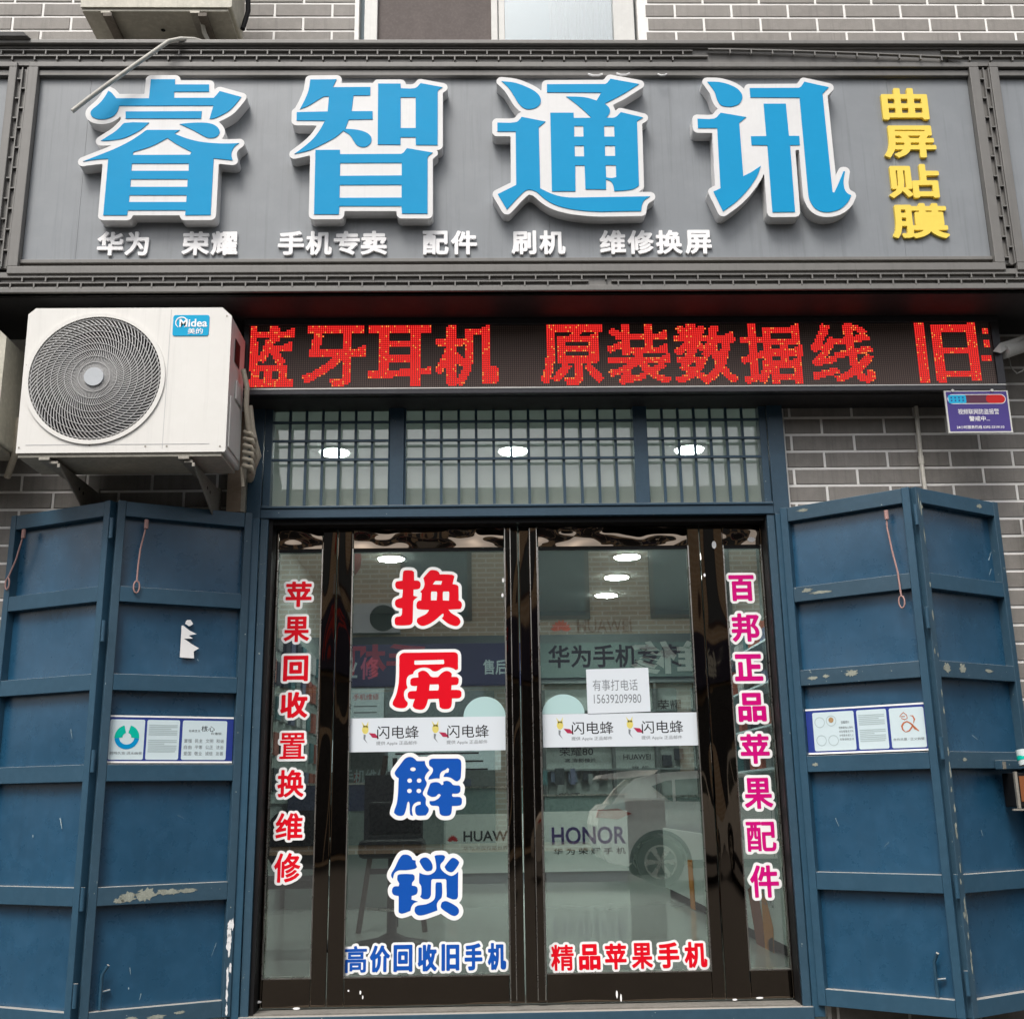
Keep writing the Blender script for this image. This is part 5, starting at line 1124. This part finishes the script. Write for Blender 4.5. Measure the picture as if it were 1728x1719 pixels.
for r_ in range(4):
    B(2.80, 3.08, 2.0, 8.6, 1.75+0.42*r_, 1.77+0.42*r_).build('shelf_board', M['card'], rk2)
    for q in range(16): y = 2.1+0.4*q+rr.uniform(0, .1); z = 1.7705+0.42*r_; B(2.84, 3.0, y, y+rr.uniform(.1, .26), z, z+rr.uniform(.12, .3)).build('packet', rr.choice(bmm), rk2)
for (q, yy, hd, ln, lb) in (((655, 1213, 845, 1300), 7.36, '换屏', 3, 'pale poster low behind the blue characters of the left door'),):
    x0, x1, z0, z1 = pb(*q, yy); z1 = min(z1, 2.2); po = thing('wall_poster', lb, 'poster', ((x0+x1)/2, yy, z0))
    B(x0, x1, yy, yy+0.01, z0, z1).build('sheet', M['card'], po)
    mb = MB()
    for k in range(4): mb.prism([[(x0+0.08, z1-0.10-0.09*k), (x1-0.3+0.05*k, z1-0.10-0.09*k), (x1-0.3+0.05*k, z1-0.08-0.09*k), (x0+0.08, z1-0.08-0.09*k)]], wall_frame(yy-0.001), 0, 0)
    mb.build('text_lines', M['ink'], po)
# long counter on the right side, with flame poster
ct3 = thing('side_counter', 'long white counter along the right wall of the shop with flame print', 'counter', (2.1, 3.5, IZ0))
CXF = 1.78
B(CXF, 2.5, 1.2, 6.2, IZ0+0.08, 1.20).build('front_panel', ctm, ct3); B(CXF+0.03, 2.47, 1.22, 6.18, 1.20, 1.50).build('glass_case', cgl, ct3); B(CXF-0.01, 2.51, 1.19, 6.21, 1.50, 1.52).build('top', M['edge'], ct3); B(CXF+0.04, 2.4, 1.25, 6.15, IZ0, IZ0+0.08).build('plinth', M['ink'], ct3)
FC = Frame((CXF-0.003, 0, 0), (0, -1, 0), (0, 0, 1), (-1, 0, 0))
def onx(px, py, X):
    d = ray(px, py); t = X/d.x; return (-(d.y*t-DC), ZC+d.z*t)
for (nm, col, pg) in (('flame_brown', 'brown', [(1262, 1500), (1276, 1486), (1288, 1560), (1291, 1622), (1282, 1622)]), ('flame_orange', 'orange', [(1284, 1500), (1294, 1520), (1305, 1565), (1308, 1634), (1294, 1630), (1288, 1560)]), ('flame_yellow', 'ylw', [(1297, 1585), (1305, 1580), (1307, 1630), (1299, 1628)]), ('flame_orange', 'orange', [(1160, 1450), (1168, 1450), (1174, 1535), (1166, 1532)])):
    MB().prism([[onx(x, y, CXF-0.003) for x, y in pg]], FC, 0, 0.001).build(nm, M[col], ct3)
MB().add(*(lambda m_: (m_.v, m_.f))(put_text(MB(), 'HUAWEI', FC, -2.02, -1.72, 0.82, 0.92, 0.001))).build('lettering', M['inkgrey'], ct3)
MB().add(*(lambda m_: (m_.v, m_.f))(put_text(MB(), 'nova', FC, -3.8, -3.2, 0.85, 1.0, 0.001))).build('lettering', M['inkgrey'], ct3)
# cooler band on the left half of the room: navy repair sign, posters, stool, chair
rs = thing('repair_sign', 'navy repair sign with pink and white characters inside behind the left door', 'sign', (-0.9, 7.4, 2.9))
x0, x1, z0, z1 = pb(560, 1086, 905, 1158, 7.4); B(x0, x1, 7.4, 7.45, z0, z1).build('board', mat('navy_board', (0.02, 0.025, 0.075), 0.5), rs)
F7 = wall_frame(7.395); mb = MB(); put_text(mb, '修', F7, *pb(608, 1108, 640, 1146, 7.39), 0, 0.02); mb.build('lettering', mat('pink', (0.45, 0.10, 0.18), 0.6), rs)
mb = MB(); put_text(mb, '专业', F7, *pb(545, 1108, 603, 1146, 7.39), 0, 0.02); put_text(mb, '售后', F7, *pb(815, 1112, 856, 1138, 7.39), 0, 0.02); mb.build('pale_lettering', M['lightink'], rs)
ps = thing('wall_poster', 'pale repair price poster inside behind the left door', 'poster', (-0.9, 7.42, 2.1))
x0, x1, z0, z1 = pb(590, 1160, 648, 1212, 7.42); B(x0, x1, 7.42, 7.44, z0, z1).build('sheet', M['card'], ps); mb = MB(); F = wall_frame(7.418)
put_text(mb, '手机维修', F, x0+0.04, x1-0.06, z1-0.14, z1-0.07, 0); mb.build('heading', M['bred'], ps)
mb = MB()
for k in range(6): mb.prism([[(x0+0.05, z1-0.22-0.07*k), (x1-0.08, z1-0.22-0.07*k), (x1-0.08, z1-0.205-0.07*k), (x0+0.05, z1-0.205-0.07*k)]], F, 0, 0)
mb.build('text_lines', M['inkgrey'], ps)
x0, x1, z0, z1 = pb(650, 1102, 816, 1300, 7.43)
MB().prism([rrect(x0, x1, z0, z1, 0.2)], wall_frame(7.46), 0, 0.05, True).build('arched_panel', mat('arch_grey', (0.17, 0.21, 0.23), 0.5), label='tall grey round-cornered panel inside behind the left door', cat='panel')
lo = thing('left_counter', 'navy fronted repair counter inside behind the left door', 'counter', (-1.0, 5.2, IZ0))
B(-1.9, -0.42, 5.4, 5.9, IZ0, 1.42).build('front_panel', mat('counter_grey', (0.24, 0.29, 0.28), 0.3), lo); B(-1.9, -0.42, 5.38, 5.395, 1.42, 1.66).build('navy_strip', mat('navy_strip', (0.035, 0.05, 0.12), 0.4), lo); B(-1.92, -0.40, 5.36, 5.92, 1.66, 1.68).build('top', M['edge'], lo)
mb = MB(); put_text(mb, '手机维修', wall_frame(5.377), *pb(578, 1298, 655, 1322, 5.37), 0, 0.015); mb.build('lettering', M['lightink'], lo)
stl = thing('shop_stool', 'dark padded swivel stool inside behind the left door', 'stool', (-0.66, 2.45, IZ0))
cx_, cy_ = -0.66, 2.45
sm = mat('dark_vinyl', (0.010, 0.011, 0.013), 0.5, spec=0.2)
mb = MB()
for (r, z) in ((0.23, 0.0), (0.20, 0.035), (0.07, 0.06), (0.035, 0.10)): pass
def lathe(prof, cx_, cy_, n=28):
    mb = MB(); vs = [(cx_+r*math.cos(2*math.pi*k/n), cy_+r*math.sin(2*math.pi*k/n), z) for r, z in prof for k in range(n)]
    return mb.add(vs, [(i*n+k, i*n+(k+1) % n, (i+1)*n+(k+1) % n, (i+1)*n+k) for i in range(len(prof)-1) for k in range(n)], True)
lathe([(0.0, IZ0+0.002), (0.26, IZ0+0.003), (0.25, IZ0+0.03), (0.10, IZ0+0.06), (0.035, IZ0+0.09), (0.030, IZ0+0.62)], cx_, cy_).build('pedestal', sm, stl)
B(cx_-0.22, cx_+0.22, cy_-0.20, cy_+0.20, IZ0+0.58, IZ0+0.70).build('seat', sm, stl, bevel=0.035)
B(cx_-0.19, cx_+0.19, cy_+0.17, cy_+0.22, IZ0+0.72, IZ0+0.95).build('backrest', sm, stl, bevel=0.02)
MB().tube([(cx_-0.17, cy_-0.02, IZ0+0.25), (cx_, cy_-0.17, IZ0+0.25), (cx_+0.17, cy_-0.02, IZ0+0.25)], 0.010, 8).build('foot_rest', M['edge'], stl)
ch = thing('folding_chair', 'dark chair with slanted metal legs inside behind the left side panel', 'chair', (-1.25, 2.0, IZ0))
B(-1.50, -1.05, 1.9, 2.3, IZ0+0.42, IZ0+0.48).build('seat', sm, ch, bevel=0.02); MB().prism([rrect(-1.49, -1.06, IZ0+0.52, IZ0+0.90, 0.12)], wall_frame(2.32), 0, 0.05, True).build('backrest', sm, ch)
for (xa, ya) in ((-1.48, 1.92), (-1.07, 1.92), (-1.48, 2.28), (-1.07, 2.28)): MB().tube([(xa, ya, IZ0), (xa, ya, IZ0+0.43)], 0.012, 8).build('leg', M['edge'], ch)
trp = thing('display_easel', 'dark wooden easel legs standing behind the blue characters', 'easel', (-0.75, 3.4, IZ0))
for (xa, xb) in ((-0.98, -0.80), (-0.48, -0.66)): MB().tube([(xa, 3.3, IZ0), (xb, 3.4, IZ0+1.3)], 0.022, 6).build('leg', mat('dark_wood', (0.05, 0.03, 0.02), 0.6), trp)
MB().tube([(-0.73, 3.7, IZ0), (-0.73, 3.42, IZ0+1.28)], 0.02, 6).build('leg', M['ink'], trp); B(-0.90, -0.55, 3.28, 3.31, IZ0+0.42, IZ0+0.46).build('ledge', M['ink'], trp)
B(-0.95, -0.50, 3.29, 3.32, IZ0+0.62, IZ0+1.15).build('board', M['ink'], trp)
# ------------------------------------------------------------------ across the street (seen mirrored in the glass and steel)
OY = -25.0
ob = thing('opposite_building', 'beige brick building across the street, mirrored in the shop doors', 'building', (0, OY, 0.17))
m = bpy.data.materials.new('beige_brick'); m.use_nodes = True; b = m.node_tree.nodes['Principled BSDF']; b.inputs['Roughness'].default_value = 0.85
g_ = nd(m, 'ShaderNodeNewGeometry'); sx = nd(m, 'ShaderNodeSeparateXYZ'); cb = nd(m, 'ShaderNodeCombineXYZ'); bt = nd(m, 'ShaderNodeTexBrick')
bt.inputs['Scale'].default_value = 1.0; bt.inputs['Color1'].default_value = (0.60, 0.42, 0.26, 1); bt.inputs['Color2'].default_value = (0.50, 0.36, 0.23, 1); bt.inputs['Mortar'].default_value = (0.70, 0.60, 0.46, 1)
bt.inputs['Mortar Size'].default_value = 0.022; bt.inputs['Brick Width'].default_value = 0.50; bt.inputs['Row Height'].default_value = 0.14
lk(m, g_.outputs['Position'], sx.inputs[0]); lk(m, sx.outputs[0], cb.inputs[0]); lk(m, sx.outputs[2], cb.inputs[1]); lk(m, cb.outputs[0], bt.inputs['Vector']); lk(m, bt.outputs['Color'], b.inputs['Base Color'])
B(-46, 46, OY-6, OY, 0.17, 9.9).build('wall', m, ob)
dkw = mat('far_window', (0.06, 0.075, 0.09), 0.15, var=0.1); wf = mat('far_frame', (0.10, 0.06, 0.055), 0.6)
for (a, b_) in ((-9.5, -6.0), (-2.4, -0.4), (0.9, 2.9), (4.6, 6.9), (9.0, 12.0)):
    f = B(a, b_, OY-0.02, OY+0.06, 6.35, 9.2).build('window', wf, ob); B(a+0.12, b_-0.12, OY+0.061, OY+0.07, 6.45, 9.1).build('pane', dkw, f)
B(-46, 46, OY, OY+0.5, 4.55, 5.85).build('sign_band', mat('far_sign', (0.03, 0.028, 0.065), 0.5), ob)
OFt = Frame((0, OY+0.51, 0), (-1, 0, 0), (0, 0, 1), (0, 1, 0))
mb = MB(); put_text(mb, '维修', OFt, -6.4, -3.9, 4.75, 5.65, 0.01, 0.03); mb.build('lettering', mat('far_white', (0.72, 0.74, 0.66), 0.6), ob)
mb = MB(); put_text(mb, '手机', OFt, 1.6, 3.9, 4.75, 5.65, 0.01, 0.03); put_text(mb, '烟酒', OFt, -11.5, -9.0, 4.75, 5.65, 0.01, 0.03); mb.build('red_lettering', mat('far_red', (0.55, 0.04, 0.03), 0.6), ob)
for (a, b_) in ((-9.5, -4.6), (-4.2, 0.2), (0.6, 5.2), (5.6, 10)):
    B(a, b_, OY+0.001, OY+0.08, 0.4, 4.4).build('shop_front', mat('far_shop', (0.035, 0.035, 0.04), 0.25, var=0.3, vs=1), ob)
B(-46, 46, OY-0.3, OY+0.35, 9.9, 10.05).build('parapet', mat('far_parapet', (0.36, 0.32, 0.27), 0.8), ob)
oa = thing('far_air_conditioner', 'air conditioner on the brick building across the street', 'air conditioner', (-2.3, OY+0.4, 5.9))
p = at(655, 1060, 25.2); B(p.x-1.1, p.x+0.35, OY+0.2, OY+0.6, 5.95, 6.75).build('casing', M['pvc'], oa); MB().disc(Frame((p.x-0.1, OY+0.6, 6.35), (-1, 0, 0), (0, 0, 1), (0, 1, 0)), 0, 0, 0.36, 0, 0.02, 28).build('fan', M['ink'], oa)
for i, (zz, lb) in enumerate(((8.9, 'upper'), (7.9, 'lower'))):
    l_ = thing('red_lantern', '%s red lantern hanging on the building across the street' % lb, 'lantern', (-3.75, OY+1.0, zz-0.4), 'red lanterns')
    o_ = lathe([(0.0, zz-0.42), (0.22, zz-0.40), (0.34, zz-0.2), (0.36, zz), (0.34, zz+0.2), (0.22, zz+0.38), (0.0, zz+0.40)], -3.75, OY+1.0, 20).build('shade', mat('lantern_red', (0.62, 0.03, 0.015), 0.6), l_)
    MB().tube([(-3.75, OY+1.0, zz-0.42), (-3.75, OY+1.0, zz-0.7)], 0.03, 6).build('tassel', M['ylw'], l_)
# parked car, mirrored in the right door
car = thing('parked_car', 'pearl white crossover parked across the pavement, mirrored in the right door', 'car', (3.7, -12.6, 0.17))
cp = mat('pearl_paint', (0.80, 0.77, 0.70), 0.25, var=0.02, coat=0.6); CX, CZ = 1.68, 0.20; CYf, CYb = -11.75, -13.55
def prof(pts): return [(CX+x, CZ+z) for x, z in pts]
CFm = Frame((0, CYf, 0), (1, 0, 0), (0, 0, 1), (0, 1, 0))
arch = lambda x0: [(x0+0.43*math.cos(math.radians(a)), 0.35+0.43*math.sin(math.radians(a))) for a in range(0, 181, 12)]
lower = prof([(0.12, 0.36), (0.02, 0.58), (-0.02, 0.90), (0.03, 1.10), (0.14, 1.20), (0.55, 1.26), (1.2, 1.235), (2.3, 1.20), (3.15, 1.13), (3.9, 1.02), (4.32, 0.86), (4.46, 0.62), (4.44, 0.36), (4.12, 0.28)]+arch(3.62)+[(1.42, 0.26)]+arch(0.93)+[(0.44, 0.30)])
bd_ = MB().prism([lower], CFm, -1.8, 0.0, True).build('body', cp, car, bevel=0.09); bd_.modifiers[0].segments = 4
cabp = prof([(0.22, 1.20), (0.42, 1.44), (0.62, 1.60), (1.1, 1.68), (1.7, 1.70), (2.3, 1.66), (2.8, 1.52), (3.3, 1.13)])
cb_ = MB().prism([cabp], CFm, -1.64, -0.16, True).build('cabin', cp, car, bevel=0.12); cb_.modifiers[0].segments = 4
for wn in ([(0.86, 1.47), (1.08, 1.55), (1.18, 1.56), (1.18, 1.24), (1.12, 1.26)], [(1.23, 1.565), (1.95, 1.60), (1.95, 1.225), (1.23, 1.24)], [(2.02, 1.60), (2.35, 1.58), (2.78, 1.42), (3.02, 1.19), (2.02, 1.222)]):
    MB().prism([prof(wn)], CFm, -0.165, -0.145).build('side_window', mat('car_glass', (0.02, 0.03, 0.03), 0.05, spec=0.8, var=0), car)
MB().prism([prof([(0.84, 1.235), (3.06, 1.165), (3.06, 1.18), (0.86, 1.255)])], CFm, -0.15, -0.135).build('chrome_strip', M['edge'], car)
MB().prism([prof([(0.06, 1.60), (0.12, 1.66), (0.6, 1.72), (1.0, 1.72), (0.9, 1.64), (0.5, 1.60)])], CFm, -1.5, -0.26, True).build('spoiler', cp, car, bevel=0.02)
MB().prism([prof([(-0.03, 1.02), (0.0, 1.13), (0.30, 1.15), (0.52, 1.07), (0.30, 0.99)])], CFm, -0.06, 0.012, True).build('tail_light', M['bred'], car, bevel=0.01)
MB().prism([prof([(1.78, 1.0), (1.84, 1.04), (2.02, 1.05), (2.08, 1.02), (2.0, 0.99)])], CFm, 0.0, 0.03, True).build('door_handle', M['edge'], car, bevel=0.008)
B(CX+1.40, CX+3.16, CYf+0.0005, CYf+0.012, CZ+0.26, CZ+0.38).build('sill', M['ink'], car)
for x0_ in (0.93, 3.62):
    n_ = 18; o1 = [(CX+x0_+0.475*math.cos(math.pi*k/n_), CZ+0.35+0.475*math.sin(math.pi*k/n_)) for k in range(n_+1)]; o2 = [(CX+x0_+0.425*math.cos(math.pi*k/n_), CZ+0.35+0.425*math.sin(math.pi*k/n_)) for k in range(n_, -1, -1)]
    MB().prism([o1+o2], CFm, -0.1, 0.012).build('wheel_arch', M['ink'], car)
for xx in (1.66, 2.66): B(CX+xx, CX+xx+0.008, CYf, CYf+0.002, CZ+0.40, CZ+1.15).build('door_seam', M['ink'], car)
MB().prism([prof([(1.5, 0.70), (3.2, 0.66), (3.2, 0.68), (1.5, 0.725)])], CFm, 0.0, 0.006).build('body_crease', cp, car)
for yy in (CYf-0.02, CYb+0.22):
    for xx in (0.93, 3.62):
        FW = Frame((CX+xx, yy, CZ+0.355), (1, 0, 0), (0, 0, 1), (0, 1, 0)); wh = MB().disc(FW, 0, 0, 0.355, -0.2, 0.0, 36).build('wheel', M['black'], car, bevel=0.02)
        mb = MB(); mb.disc(FW, 0, 0, 0.05, 0.0, 0.02, 12); ring(mb, FW, 0.235, 0.0, 0.014, 36, 0.02)
        for k in range(6): a_ = k*math.pi/3; c_, s_ = math.cos(a_), math.sin(a_); mb.prism([[(0.03*c_-0.02*s_, 0.03*s_+0.02*c_), (0.03*c_+0.02*s_, 0.03*s_-0.02*c_), (0.23*c_+0.045*s_, 0.23*s_-0.045*c_), (0.23*c_-0.045*s_, 0.23*s_+0.045*c_)]], FW, 0.0, 0.015)
        mb.build('rim', M['edge'], wh)
